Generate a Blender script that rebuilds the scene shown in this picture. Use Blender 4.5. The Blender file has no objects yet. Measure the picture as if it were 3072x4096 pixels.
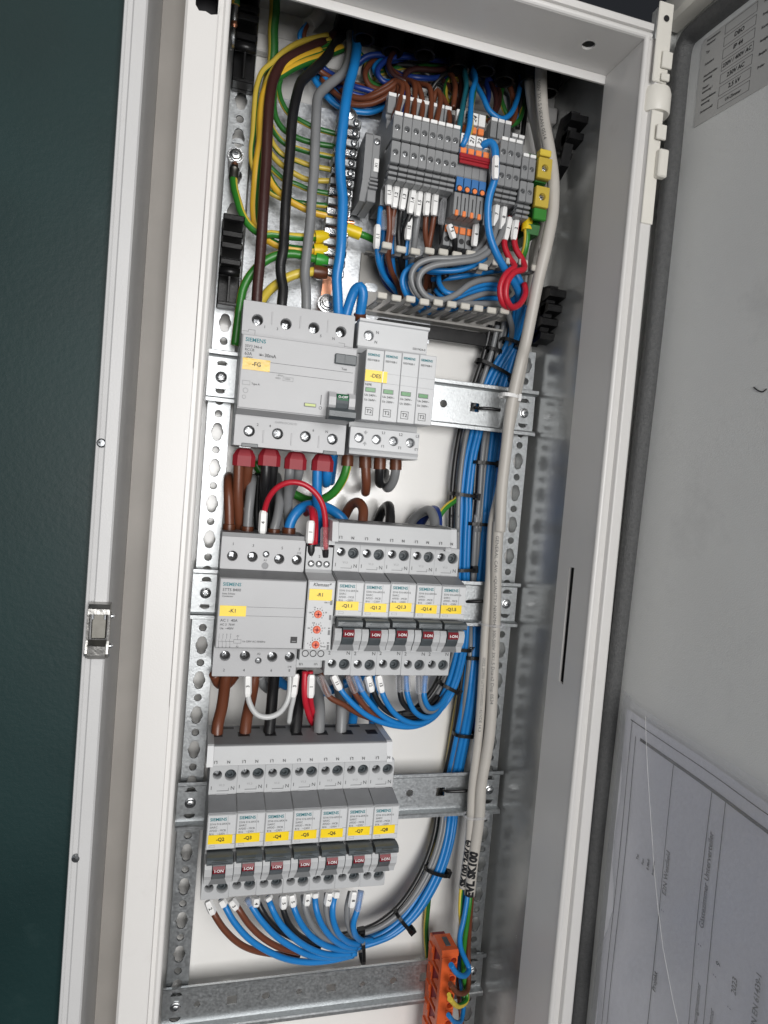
import bpy, bmesh, math, random
from mathutils import Vector, Matrix
random.seed(7)
S = bpy.context.scene
COL = S.collection

# ------------------------------------------------------------------ camera
FPX = 2688.2
RW = ((0.96178746, -0.26074881, 0.08351611),      # camera right   (world)
      (0.06907545, -0.06407956, -0.9955513),      # camera down
      (0.26494049, 0.96327767, -0.04361958))      # camera forward
CAM = Vector((-8.364, -481.756, -62.863))         # mm, origin = left screw of the upper device rail
r, d, f = (Vector(v) for v in RW)
cam = bpy.data.cameras.new('Camera'); co = bpy.data.objects.new('Camera', cam); COL.objects.link(co)
co.matrix_world = Matrix(((r.x, -d.x, -f.x, CAM.x/1000), (r.y, -d.y, -f.y, CAM.y/1000), (r.z, -d.z, -f.z, CAM.z/1000), (0, 0, 0, 1)))
cam.sensor_fit = 'VERTICAL'; cam.sensor_height = 36.0; cam.lens = 36.0*FPX/4096
cam.clip_start = 0.01; cam.clip_end = 50
S.camera = co
# ------------------------------------------------------------------ world and lamps (a room with a window behind the viewer)
w = bpy.data.worlds.new('World'); S.world = w; w.use_nodes = True
bg = w.node_tree.nodes['Background']; bg.inputs[0].default_value = (0.80, 0.86, 1.0, 1); bg.inputs[1].default_value = 0.022
def area(name, loc, target, sx, sy, power, col):
    l = bpy.data.lights.new(name, 'AREA'); l.shape = 'RECTANGLE'; l.size = sx; l.size_y = sy; l.energy = power; l.color = col
    o = bpy.data.objects.new(name, l); COL.objects.link(o); o.location = loc
    o.rotation_euler = (Vector(target)-Vector(loc)).to_track_quat('-Z', 'Y').to_euler()
    return o
area('window_light', (0.20, -1.45, -0.03), (0.1, 0, -0.1), 0.75, 0.8, 19.5, (1.0, 0.985, 0.97))
area('side_fill', (-1.1, -0.75, -0.05), (0.25, -0.28, -0.1), 0.9, 1.1, 2.1, (0.93, 0.96, 1.0))  # unseen fill added to lighten the door and its document
area('ceiling_light', (-0.45, -1.25, 1.0), (-0.05, 0, 0.1), 0.8, 0.5, 2.6, (1.0, 0.95, 0.9))
S.view_settings.view_transform = 'Standard'; S.view_settings.look = 'None'; S.view_settings.gamma = 1
S.view_settings.use_curve_mapping = False; S.view_settings.exposure = 0.12

# ------------------------------------------------------------------ helpers, all in millimetres
CROPS = {'P': (800, 0, 800/1659), 'U': (1400, 0, 1000/1659), 'T': (1400, 350, 850/1659), 'P2': (800, 900, 800/1659),
         'C5': (1350, 1150, 900/1659), 'X6': (750, 1750, 700/1475), 'R2': (1200, 1950, 900/1659), 'B2': (700, 2650, 950/1659),
         'L3': (600, 3300, 900/1659), 'O4': (1400, 3100, 900/1659), 'N3': (1900, 900, 800/1475), 'M5': (1800, 2000, 900/1659),
         'D6': (2200, 2600, 872/1289), 'S7': (2600, 0, 472/1492), 'F': (0, 0, 1), 'A': (0, 0, 1000/1659), 'D5': (2200, 0, 872/1484)}
def ray(c, x, y):
    x0, y0, k = CROPS[c]
    return r*((x0+x*k-1536)/FPX) + d*((y0+y*k-2048)/FPX) + f
def at(c, x, y, Y):                     # survey point: line of sight met with the plane at depth Y
    q = ray(c, x, y); return CAM + q*((Y-CAM.y)/q.y)
def atx(c, x, y, X):
    q = ray(c, x, y); return CAM + q*((X-CAM.x)/q.x)
def pts(spec, Y=None):
    out = []; c = None
    for s in spec:
        if isinstance(s, str): c = s
        else: out.append(at(c, s[0], s[1], s[2] if len(s) > 2 else Y))
    return out

# ------------------------------------------------------------------ materials
def nd(nt, t, **k):
    n = nt.nodes.new(t)
    for a, b in k.items(): setattr(n, a, b)
    return n
def mat(name, col, rough=.5, metal=0, var=.06, scale=60, bump=0, bscale=300, spec=.5, rvar=.0, coat=0, alpha=None, dirt=None):
    m = bpy.data.materials.new(name); m.use_nodes = True; nt = m.node_tree; b = nt.nodes['Principled BSDF']
    b.inputs['Roughness'].default_value = rough; b.inputs['Metallic'].default_value = metal
    b.inputs['Specular IOR Level'].default_value = spec; b.inputs['Coat Weight'].default_value = coat
    tc = nd(nt, 'ShaderNodeTexCoord')
    no = nd(nt, 'ShaderNodeTexNoise'); no.inputs['Scale'].default_value = scale; no.inputs['Detail'].default_value = 5
    nt.links.new(tc.outputs['Object'], no.inputs['Vector'])
    mx = nd(nt, 'ShaderNodeMix', data_type='RGBA'); nt.links.new(no.outputs['Fac'], mx.inputs[0])
    c = Vector(col); mx.inputs[6].default_value = (*[max(0, v*(1-var*2.2)) for v in c], 1); mx.inputs[7].default_value = (*[min(1, v*(1+var*2.2)) for v in c], 1)
    out = mx.outputs[2]
    if dirt:
        n2 = nd(nt, 'ShaderNodeTexNoise'); n2.inputs['Scale'].default_value = dirt[1]; n2.inputs['Detail'].default_value = 8; n2.inputs['Roughness'].default_value = .7
        nt.links.new(tc.outputs['Object'], n2.inputs['Vector'])
        rp = nd(nt, 'ShaderNodeValToRGB'); rp.color_ramp.elements[0].position = dirt[2]; rp.color_ramp.elements[1].position = dirt[2]+.2
        rp.color_ramp.elements[0].color = (0, 0, 0, 1); rp.color_ramp.elements[1].color = (dirt[3],)*3+(1,)
        nt.links.new(n2.outputs['Fac'], rp.inputs[0])
        m2 = nd(nt, 'ShaderNodeMix', data_type='RGBA'); nt.links.new(rp.outputs[0], m2.inputs[0]); nt.links.new(out, m2.inputs[6])
        m2.inputs[7].default_value = (*dirt[0], 1); out = m2.outputs[2]
    nt.links.new(out, b.inputs['Base Color'])
    if rvar:
        mr = nd(nt, 'ShaderNodeMapRange'); mr.inputs[3].default_value = max(.02, rough-rvar); mr.inputs[4].default_value = rough+rvar
        nt.links.new(no.outputs['Fac'], mr.inputs[0]); nt.links.new(mr.outputs[0], b.inputs['Roughness'])
    if bump:
        nb = nd(nt, 'ShaderNodeTexNoise'); nb.inputs['Scale'].default_value = bscale; nb.inputs['Detail'].default_value = 3
        nt.links.new(tc.outputs['Object'], nb.inputs['Vector'])
        bp = nd(nt, 'ShaderNodeBump'); bp.inputs['Strength'].default_value = bump; bp.inputs['Distance'].default_value = .0006
        nt.links.new(nb.outputs['Fac'], bp.inputs['Height']); nt.links.new(bp.outputs[0], b.inputs['Normal'])
    if alpha is not None: b.inputs['Alpha'].default_value = alpha
    return m
M = {}
def dm(k, *a, **kw): M[k] = mat(k, *a, **kw)
dm('grey_plastic', (.45, .46, .468), .46, var=.03, scale=45, bump=.12, bscale=2500, dirt=((.40, .39, .36), 60, .62, .30))
dm('face_plastic', (.52, .53, .54), .42, var=.025, scale=40, bump=.10, bscale=2500)
dm('rccb_plastic', (.41, .415, .425), .40, var=.04, scale=30, bump=.12, bscale=2000, dirt=((.52, .52, .515), 35, .58, .35))
dm('hole_shade', (.012, .012, .013), .5, var=.1)  # near-black colour stands for the shade inside the terminal holes
dm('slate_plastic', (.066, .078, .085), .36, var=.12, scale=200, bump=.1, bscale=2000)
dm('mid_grey', (.175, .18, .185), .45, var=.08, scale=120, bump=.1, bscale=2000)
dm('comb_grey', (.23, .235, .245), .5, var=.06, scale=80, bump=.1, bscale=1500)
dm('tblock', (.215, .22, .225), .42, var=.06, scale=120, bump=.1, bscale=2000)
dm('black_plastic', (.006, .006, .0065), .34, var=.2, scale=90, bump=.12, bscale=900, rvar=.1, spec=.32)
dm('duct_grey', (.33, .32, .30), .45, var=.05, scale=60, bump=.1, bscale=1500)
dm('duct_tip', (.50, .48, .43), .4, var=.05, scale=60)
dm('frame_paint', (.655, .645, .63), .36, var=.015, scale=8, bump=.10, bscale=1400, spec=.5, rvar=.08, dirt=((.46, .44, .42), 20, .60, .38))
dm('strip_paint', (.50, .50, .50), .38, var=.03, scale=20, bump=.12, bscale=1200, dirt=((.33, .31, .29), 40, .62, .5))
dm('plate_paint', (.82, .81, .785), .17, spec=.75, var=.02, scale=10, bump=.04, bscale=900, rvar=.05, dirt=((.42, .39, .33), 260, .70, .6))
dm('door_paint', (.75, .76, .75), .40, var=.03, scale=9, bump=.35, bscale=1600, rvar=.10, dirt=((.58, .585, .58), 16, .56, .55))
dm('wall_paint', (.0062, .0225, .0228), .46, var=.2, scale=9, bump=.16, bscale=420, spec=.26, rvar=.12, dirt=((.016, .036, .036), 45, .60, .6))
dm('plaster', (.55, .53, .50), .9, var=.15, scale=200, bump=.5, bscale=600)
dm('steel', (.49, .51, .52), .42, 1, var=.13, scale=500, bump=.18, bscale=700, rvar=.12, dirt=((.33, .34, .35), 260, .56, .4))
dm('plate_steel', (.60, .62, .64), .48, 1, var=.2, scale=380, bump=.32, bscale=420, rvar=.14, dirt=((.36, .37, .39), 220, .52, .6))
dm('wall_steel', (.50, .51, .505), .24, .6, var=.05, scale=60, bump=.06, bscale=200, rvar=.07, dirt=((.27, .275, .27), 26, .55, .45))
dm('screw_steel', (.66, .67, .68), .26, 1, var=.10, scale=600, bump=.3, bscale=1800)
dm('dark_steel', (.23, .24, .25), .34, 1, var=.1, scale=300)
dm('copper', (.78, .36, .22), .32, 1, var=.1, scale=200)
dm('brass', (.16, .155, .14), .45, 1, var=.1, scale=300)
dm('nickel', (.40, .395, .38), .33, 1, var=.14, scale=200, bump=.3, bscale=400)
dm('rubber', (.075, .077, .078), .42, var=.2, scale=500, bump=.9, bscale=1500)
dm('yellow_label', (.84, .60, .015), .34, var=.05, scale=120)
dm('gold_label', (.68, .46, .06), .30, var=.16, scale=170, bump=.6, bscale=260)
dm('white_tag', (.78, .78, .77), .4, var=.02)
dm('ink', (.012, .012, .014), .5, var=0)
dm('channel', (.42, .395, .365), .5, var=.08, scale=30)
dm('grey_ink', (.075, .078, .08), .6, var=0)
dm('teal_ink', (.0, .16, .19), .5, var=0)
dm('white_ink', (.78, .78, .78), .5, var=0)
dm('pale_ink', (.27, .275, .28), .6, var=0)
dm('red_plastic', (.17, .005, .013), .4, var=.04)
dm('red_ferrule', (.27, .012, .022), .55, var=.08, scale=90)
dm('green_window', (.055, .22, .065), .3, var=.05)
dm('green_dark', (.012, .11, .045), .35, var=.05)
dm('lime_window', (.42, .50, .13), .35, var=.05)
dm('orange_plastic', (.66, .105, .022), .42, var=.08, scale=60, bump=.15, bscale=1200, dirt=((.16, .04, .02), 90, .62, .55))
dm('orange_key', (.80, .22, .06), .4, var=.05)
dm('orange_knob', (.72, .13, .05), .4, var=.05)
dm('blue_plastic', (.035, .15, .38), .4, var=.05)
dm('jumper_red', (.30, .010, .018), .34, var=.05)
dm('paper', (.82, .825, .87), .75, var=.02, scale=6, bump=.25, bscale=700)
dm('sticker', (.50, .50, .49), .5, var=.02, scale=20)
dm('hinge_white', (.72, .70, .64), .42, var=.03, scale=30)
def wmat(k, c, rough=.36, var=.07, scratch=None): dm('w_'+k, c, rough, var=var, scale=55, bump=.10, bscale=500, rvar=.08, dirt=scratch)
DUST = lambda c, a=.35: (c, 70, .60, a)
wmat('blue', (.010, .18, .49), scratch=DUST((.12, .28, .5), .2)); wmat('deep_blue', (.010, .035, .20)); wmat('brown', (.135, .042, .020), scratch=DUST((.24, .12, .08), .3))
wmat('dark_brown', (.045, .016, .014), scratch=DUST((.12, .07, .06), .4)); wmat('black', (.011, .011, .012), scratch=DUST((.07, .07, .07), .5)); wmat('grey', (.19, .195, .20), scratch=DUST((.30, .30, .30), .3))
wmat('white', (.52, .53, .53)); wmat('red', (.46, .012, .028)); wmat('yellow', (.66, .50, .06)); wmat('green', (.028, .19, .022))
wmat('dark_yellow', (.50, .37, .05)); wmat('dark_green', (.018, .12, .02)); wmat('teal', (.015, .13, .17))
wmat('sheath', (.50, .475, .435), .42, .04); wmat('amber', (.64, .38, .03))
wmat('ferrule_yellow', (.72, .52, .01)); wmat('ferrule_green', (.03, .28, .03)); wmat('ferrule_brown', (.10, .03, .012)); wmat('ferrule_black', (.012, .012, .013)); wmat('ferrule_grey', (.16, .165, .17))
def clear(name, tint, a):
    m = bpy.data.materials.new(name); m.use_nodes = True; nt = m.node_tree; nt.nodes.remove(nt.nodes['Principled BSDF'])
    o = nt.nodes['Material Output']; t = nd(nt, 'ShaderNodeBsdfTransparent'); t.inputs[0].default_value = (*tint, 1)
    g = nd(nt, 'ShaderNodeBsdfPrincipled'); g.inputs['Base Color'].default_value = (.75, .76, .78, 1); g.inputs['Roughness'].default_value = .10
    lw = nd(nt, 'ShaderNodeLayerWeight'); lw.inputs[0].default_value = .35
    no = nd(nt, 'ShaderNodeTexNoise'); no.inputs['Scale'].default_value = 90
    mr = nd(nt, 'ShaderNodeMath', operation='MULTIPLY_ADD'); mr.inputs[1].default_value = .55; mr.inputs[2].default_value = a
    ad = nd(nt, 'ShaderNodeMath', operation='MULTIPLY_ADD'); ad.inputs[1].default_value = .10
    mx = nd(nt, 'ShaderNodeMixShader')
    nt.links.new(lw.outputs['Facing'], mr.inputs[0]); nt.links.new(no.outputs['Fac'], ad.inputs[0]); nt.links.new(mr.outputs[0], ad.inputs[2])
    nt.links.new(ad.outputs[0], mx.inputs[0])
    nt.links.new(t.outputs[0], mx.inputs[1]); nt.links.new(g.outputs[0], mx.inputs[2]); nt.links.new(mx.outputs[0], o.inputs[0])
    M[name] = m
clear('clear_sleeve', (.95, .95, .96), .03); clear('clear_film', (.975, .975, .99), .0)

# ------------------------------------------------------------------ mesh collecting
class MB:
    def __init__(s): s.v = []; s.f = []; s.mi = []; s.sm = []
    def add(s, vs, fs, mi=0, sm=False):
        o = len(s.v); s.v += [tuple(q) for q in vs]
        for q in fs: s.f.append(tuple(o+i for i in q)); s.mi.append(mi); s.sm.append(sm)
        return s
    def box(s, x0, x1, y0, y1, z0, z1, b=0, mi=0):
        if x1 < x0: x0, x1 = x1, x0
        if y1 < y0: y0, y1 = y1, y0
        if z1 < z0: z0, z1 = z1, z0
        if b <= 0:
            v = [(x, y, z) for x in (x0, x1) for y in (y0, y1) for z in (z0, z1)]
            return s.add(v, [(0, 1, 3, 2), (4, 6, 7, 5), (0, 4, 5, 1), (2, 3, 7, 6), (0, 2, 6, 4), (1, 5, 7, 3)], mi)
        lo = (x0, y0, z0); hi = (x1, y1, z1); b = min(b, .45*min(x1-x0, y1-y0, z1-z0)); V = []; I = {}
        for sx in (0, 1):
            for sy in (0, 1):
                for sz in (0, 1):
                    sg = (sx, sy, sz)
                    for ax in range(3):
                        q = [0, 0, 0]
                        for k in range(3):
                            e = hi[k] if sg[k] else lo[k]
                            q[k] = e if k == ax else e+(-b if sg[k] else b)
                        I[(sg, ax)] = len(V); V.append(q)
        F = []
        for ax in range(3):
            o1, o2 = [k for k in range(3) if k != ax]
            for side in (0, 1):
                q = []
                for a, c in ((0, 0), (1, 0), (1, 1), (0, 1)):
                    sg = [0, 0, 0]; sg[ax] = side; sg[o1] = a; sg[o2] = c; q.append(I[(tuple(sg), ax)])
                F.append(q)
        for ax in range(3):
            o1, o2 = [k for k in range(3) if k != ax]
            for a in (0, 1):
                for c in (0, 1):
                    g0 = [0, 0, 0]; g0[o1] = a; g0[o2] = c; g1 = list(g0); g1[ax] = 1; g0 = tuple(g0); g1 = tuple(g1)
                    F.append((I[(g0, o1)], I[(g1, o1)], I[(g1, o2)], I[(g0, o2)]))
        for sx in (0, 1):
            for sy in (0, 1):
                for sz in (0, 1): F.append([I[((sx, sy, sz), a)] for a in range(3)])
        return s.add(V, F, mi)
    def prism(s, prof, x0, x1, mi=0):       # prof: (y, z) polygon, extruded along x
        n = len(prof); v = [(x0, y, z) for y, z in prof]+[(x1, y, z) for y, z in prof]
        return s.add(v, [tuple(range(n)), tuple(range(2*n-1, n-1, -1))]+[(i, (i+1) % n, n+(i+1) % n, n+i) for i in range(n)], mi)
    def cyl(s, c, ax, rad, h, n=16, mi=0, r2=None, sm=True):      # starts at c, runs h along ax
        ax = Vector(ax).normalized(); u = ax.orthogonal().normalized(); w = ax.cross(u); c = Vector(c); r2 = rad if r2 is None else r2
        v = []
        for k, rr in ((0, rad), (h, r2)):
            v += [c+ax*k+(u*math.cos(2*math.pi*i/n)+w*math.sin(2*math.pi*i/n))*rr for i in range(n)]
        s.add(v, [(i, (i+1) % n, n+(i+1) % n, n+i) for i in range(n)], mi, sm)
        o = len(s.v)-2*n; s.f += [tuple(o+i for i in range(n)), tuple(o+n+i for i in range(n-1, -1, -1))]; s.mi += [mi, mi]; s.sm += [False, False]
        return s
    def lathe(s, c, ax, prof, n=20, mi=0, sm=True):               # prof: (radius, height)
        ax = Vector(ax).normalized(); u = ax.orthogonal().normalized(); w = ax.cross(u); c = Vector(c); v = []
        runs = [[prof[0]]]
        for k in range(1, len(prof)):
            runs[-1].append(prof[k])
            if k < len(prof)-1:
                a1 = math.atan2(prof[k][1]-prof[k-1][1], prof[k][0]-prof[k-1][0]); a2 = math.atan2(prof[k+1][1]-prof[k][1], prof[k+1][0]-prof[k][0])
                if abs((a2-a1+math.pi) % (2*math.pi)-math.pi) > .6: runs.append([prof[k]])
        for run in runs:
            v = []
            for rr, h in run: v += [c+ax*h+(u*math.cos(2*math.pi*i/n)+w*math.sin(2*math.pi*i/n))*rr for i in range(n)]
            s.add(v, [(k*n+i, k*n+(i+1) % n, (k+1)*n+(i+1) % n, (k+1)*n+i) for k in range(len(run)-1) for i in range(n)], mi, sm)
        return s
    def tube(s, P, rad, n=10, mi=0, flat=1.0, stripe=None, twist=0, cap=True, phase=0):
        rings = len(P); T = []
        for i in range(rings):
            a = P[max(0, i-1)]; b = P[min(rings-1, i+1)]; t = (b-a); T.append(t.normalized() if t.length > 1e-9 else Vector((0, 0, 1)))
        nrm = (Vector((0, -1, 0))-T[0]*T[0].dot(Vector((0, -1, 0))))
        if nrm.length < 1e-3: nrm = T[0].orthogonal()
        nrm.normalize(); V = []; L = 0; A = []
        for i in range(rings):
            if i:
                L += (P[i]-P[i-1]).length; nrm = nrm-T[i]*nrm.dot(T[i]); nrm.normalize()
            bn = T[i].cross(nrm); rr = rad[i] if isinstance(rad, list) else rad; tw = L*twist+phase
            V += [P[i]+(nrm*math.cos(2*math.pi*j/n+tw)*flat+bn*math.sin(2*math.pi*j/n+tw))*rr for j in range(n)]
        o = len(s.v); s.v += [tuple(q) for q in V]
        for i in range(rings-1):
            for j in range(n):
                s.f.append((o+i*n+j, o+i*n+(j+1) % n, o+(i+1)*n+(j+1) % n, o+(i+1)*n+j)); s.sm.append(True)
                s.mi.append(mi if stripe is None else (stripe[0] if j < stripe[2] else stripe[1]))
        if cap:
            s.f += [tuple(o+j for j in range(n)), tuple(o+(rings-1)*n+j for j in range(n-1, -1, -1))]; s.mi += [mi, mi]; s.sm += [False, False]
        return s
    def mesh(s, name, mats, org=(0, 0, 0)):
        me = bpy.data.meshes.new(name); o = Vector(org)
        me.from_pydata([tuple((Vector(q)-o)*.001) for q in s.v], [], s.f)
        for m in (mats if isinstance(mats, (list, tuple)) else [mats]): me.materials.append(M[m])
        me.polygons.foreach_set('material_index', s.mi); me.polygons.foreach_set('use_smooth', s.sm)
        bm = bmesh.new(); bm.from_mesh(me); bmesh.ops.recalc_face_normals(bm, faces=bm.faces); bm.to_mesh(me); bm.free()
        me.update(); return me
    def build(s, name, mats, parent=None, org=None, label=None):
        if org is None: org = ORG.get(parent.name, (0, 0, 0)) if parent else (0, 0, 0)
        return link(name, s.mesh(name, mats, org), parent, None if parent else org, label)
ORG = {}
def link(name, me, parent=None, loc=None, label=None):
    o = bpy.data.objects.new(name, me); COL.objects.link(o)
    if parent: o.parent = parent; ORG[o.name] = ORG.get(parent.name, (0, 0, 0))
    elif loc is not None: o.location = Vector(loc)*.001; ORG[o.name] = tuple(loc)
    if label: o['label'] = label
    return o
def thing(name, label, cat, loc=(0, 0, 0), group=None):
    o = bpy.data.objects.new(name, None); COL.objects.link(o); o.location = Vector(loc)*.001; o.empty_display_size = .01
    ORG[o.name] = tuple(loc); return tag(o, label, cat, group)
def tag(o, label, cat, group=None):
    o['label'] = label; o['category'] = cat
    if group: o['group'] = group
    return o
def dup(o, parent=None):
    c = o.copy(); COL.objects.link(c)
    if parent: c.parent = parent
    ORG[c.name] = ORG.get(o.name, (0, 0, 0))
    for ch in list(o.children): dup(ch, c)
    return c
def spline(P, step=2.5):
    if len(P) < 3: return [P[0].lerp(P[1], i/6) for i in range(7)]
    Q = [P[0]*2-P[1]]+P+[P[-1]*2-P[-2]]; out = []
    for i in range(1, len(Q)-2):
        p0, p1, p2, p3 = Q[i-1:i+3]
        t = [0]
        for a, b in ((p0, p1), (p1, p2), (p2, p3)): t.append(t[-1]+max(1e-4, (b-a).length)**.5)
        n = max(2, int((p2-p1).length/step))
        for k in range(n):
            u = t[1]+(t[2]-t[1])*k/n
            A1 = p0*((t[1]-u)/(t[1]-t[0]))+p1*((u-t[0])/(t[1]-t[0])); A2 = p1*((t[2]-u)/(t[2]-t[1]))+p2*((u-t[1])/(t[2]-t[1])); A3 = p2*((t[3]-u)/(t[3]-t[2]))+p3*((u-t[2])/(t[3]-t[2]))
            B1 = A1*((t[2]-u)/(t[2]-t[0]))+A2*((u-t[0])/(t[2]-t[0])); B2 = A2*((t[3]-u)/(t[3]-t[1]))+A3*((u-t[1])/(t[3]-t[1]))
            out.append(B1*((t[2]-u)/(t[2]-t[1]))+B2*((u-t[1])/(t[2]-t[1])))
    out.append(Q[-2]); return out
# flat plate with holes, in its own (a, b) plane, turned into a solid sheet
PLATES = {}
def plate(outline, holes, th, name='plate', bev=0):
    cu = bpy.data.curves.new(name, 'CURVE'); cu.dimensions = '2D'; cu.fill_mode = 'BOTH'; cu.extrude = th/2*.001; cu.bevel_depth = bev*.001; cu.bevel_resolution = 0
    for poly in [outline]+holes:
        sp = cu.splines.new('POLY'); sp.points.add(len(poly)-1); sp.use_cyclic_u = True
        for q, (a, b) in zip(sp.points, poly): q.co = (a*.001, b*.001, 0, 1)
    o = bpy.data.objects.new(name, cu); me = bpy.data.meshes.new_from_object(o); bpy.data.objects.remove(o); bpy.data.curves.remove(cu)
    return me
def put_plate(name, outline, holes, th, m, parent, org, plane='XZ', bev=0, label=None):   # org = local position of plate origin (mm)
    me = plate(outline, holes, th, name, bev); me.materials.clear(); me.materials.append(M[m])
    o = link(name, me, parent, None, label); o.location = Vector(org)*.001
    if plane == 'XZ': o.rotation_euler = (math.pi/2, 0, 0)
    elif plane == 'YZ': o.rotation_euler = (math.pi/2, 0, -math.pi/2)
    return o
def circ(x, y, rr, n=20): return [(x+rr*math.cos(2*math.pi*i/n), y+rr*math.sin(2*math.pi*i/n)) for i in range(n)]
def rect(x0, x1, y0, y1): return [(x0, y0), (x1, y0), (x1, y1), (x0, y1)]
def rrect(x0, x1, y0, y1, q=1.5, n=4):
    out = []
    for cx, cy, a in ((x1-q, y0+q, -90), (x1-q, y1-q, 0), (x0+q, y1-q, 90), (x0+q, y0+q, 180)):
        out += [(cx+q*math.cos(math.radians(a+90*i/n)), cy+q*math.sin(math.radians(a+90*i/n))) for i in range(n+1)]
    return out
TXT = {}
def tmesh(s, align, m, bold=0, shear=0):
    k = (s, align, m, bold, shear)
    if k not in TXT:
        cu = bpy.data.curves.new('print', 'FONT'); cu.body = s; cu.size = 1; cu.align_x = align; cu.align_y = 'CENTER'; cu.resolution_u = 2; cu.offset = bold; cu.shear = shear
        o = bpy.data.objects.new('print', cu); me = bpy.data.meshes.new_from_object(o); bpy.data.objects.remove(o); bpy.data.curves.remove(cu)
        me.materials.clear(); me.materials.append(M[m]); TXT[k] = me
    return TXT[k]
def text(s, size, m, parent, loc, rot=0, align='CENTER', name='lettering', bold=.012, shear=0, eul=None, sx=1.0):
    me = tmesh(s, align, m, bold, shear)                # faces the front, turned by rot degrees in its plane
    o = bpy.data.objects.new(name, me); COL.objects.link(o); o.parent = parent
    o.location = Vector(loc)*.001
    if parent: ORG[o.name] = ORG.get(parent.name, (0, 0, 0))
    if eul: o.rotation_euler = eul
    if not eul: o.matrix_basis = Matrix.Translation(o.location) @ Matrix.Rotation(-math.radians(rot), 4, 'Y') @ Matrix.Rotation(math.pi/2, 4, 'X') @ Matrix.Diagonal((size*.001*sx, size*.001, size*.001, 1))
    else: o.scale = (size*.001*sx, size*.001, size*.001)
    return o
def screw_mesh(rad, cross=True, name='screw'):
    m = MB(); m.lathe((0, 0, 0), (0, -1, 0), [(rad, -3), (rad, 0), (rad*.94, .35), (rad*.75, .72), (rad*.45, .98), (0.001, 1.05)], 18)
    if cross:
        for a in (35, 125):
            u = Vector((math.cos(math.radians(a)), 0, math.sin(math.radians(a)))); w = Vector((-u.z, 0, u.x)); L = rad*.72; t = rad*.15
            V = [u*L*sx+w*t*sy+Vector((0, -1.08, 0)) for sx, sy in ((-1, -1), (1, -1), (1, 1), (-1, 1))]+[u*L*sx*.9+w*t*sy*.7+Vector((0, -.1, 0)) for sx, sy in ((-1, -1), (1, -1), (1, 1), (-1, 1))]
            m.add(V, [(0, 1, 2, 3), (4, 5, 6, 7), (0, 1, 5, 4), (1, 2, 6, 5), (2, 3, 7, 6), (3, 0, 4, 7)], 1)
    return m.mesh(name, ['screw_steel', 'dark_steel'])
SCR = {}
def screw(parent, loc, rad, cross=True, rot=None, name='screw'):
    if (rad, cross) not in SCR: SCR[(rad, cross)] = screw_mesh(rad, cross)
    o = link(name, SCR[(rad, cross)], parent); o.location = Vector(loc)*.001
    o.rotation_euler = (random.uniform(-.08, .08), random.uniform(0, 3.1) if rot is None else rot, random.uniform(-.08, .08)); return o
def torx(parent, loc, rad, name='screw'):
    k = ('torx', rad)
    if k not in SCR:
        m = MB(); m.lathe((0, 0, 0), (0, -1, 0), [(rad*1.15, -1), (rad*1.15, 0), (rad*1.05, .6), (rad*.9, .8), (rad*.9, 1.2), (rad*.72, 2.0), (rad*.40, 2.3)], 24)
        st = [(rad*(.42 if i % 2 else .30)*math.cos(math.pi*i/6), -2.32, rad*(.42 if i % 2 else .30)*math.sin(math.pi*i/6)) for i in range(12)]
        lo = [(x*.8, -.9, z*.8) for x, y, z in st]
        m.add(st+lo, [(i, (i+1) % 12, 12+(i+1) % 12, 12+i) for i in range(12)]+[tuple(range(12, 24))], 1)
        m.add([(rad*.42*math.cos(2*math.pi*i/24), -2.3, rad*.42*math.sin(2*math.pi*i/24)) for i in range(24)]+st, [tuple([2*j % 24, (2*j+1) % 24, (2*j+2) % 24, 24+(j+1) % 12, 24+j]) for j in range(12)], 0)
        SCR[k] = m.mesh('screw', ['screw_steel', 'dark_steel'])
    o = link(name, SCR[k], parent); o.location = Vector(loc)*.001; o.rotation_euler = (0, random.uniform(0, 1), 0); return o

def L(o, p): return Vector(p)-Vector(ORG.get(o.name, (0, 0, 0)))
# ================================================================== the wall
def structure(o): o['kind'] = 'structure'; return o
wl = MB()
def slab(m, x0, x1, z0, z1, y0, y1, mi=0): m.box(x0, x1, y0, y1, z0, z1, 0, mi)
YW = -118
# front of the room wall, with the opening for the recessed cabinet
nx = 60
def wall_edge(z): return -59.2+random.uniform(-.35, .35)+(.5*math.sin(z*.05))
rows = [-900+i*4 for i in range(0, 420)]
V = []; F = []
for i, z in enumerate(rows):
    e = wall_edge(z); V += [(-1400, YW, z), (e, YW, z), (e+.3, YW+6, z)]
    if i:
        o = 3*i; F += [(o-3, o-2, o+1, o), (o-2, o-1, o+2, o+1)]
wl.add(V, F)
slab(wl, 300, 1500, -900, 776, YW, YW+8); slab(wl, -61, 300, 262, 776, YW+.5, YW+8); slab(wl, -61, 300, -900, -590, YW+.5, YW+8)
wo = wl.build('wall', 'wall_paint'); structure(wo)
wo['label'] = 'dark green painted room wall beside the recessed cabinet'

# ================================================================== the cabinet
cab = thing('cabinet', 'recessed off-white steel distribution cabinet with its inside exposed', 'cabinet', (113, 17.5, -560))
m = MB(); m.box(-25, 245, 17.5, 19, -560, 300); m.build('back_plate', 'plate_paint', cab)
m = MB(); m.box(240.6, 242, -62, 17.4, -560, 262); m.build('side_wall', 'wall_steel', cab, label='dull reflective steel side wall on the hinge side')
m = MB(); m.box(-17, -15.5, -100, 17.4, -560, 262); m.build('side_wall', 'dark_steel', cab)
m = MB(); m.box(-15, 240, -61, 17.4, 262, 264)
m.build('top_plate', 'frame_paint', cab)
m = MB(); m.box(-15, 240, -100, 17.4, -562, -560); m.build('bottom_plate', 'frame_paint', cab)
# folded door surround: return flange, rolled lip, front flange, channel
def roll(y0, x_in, x_out, sgn):       # profile across a vertical side: return, rounded nose, groove, outer face
    pass
m = MB()
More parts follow.
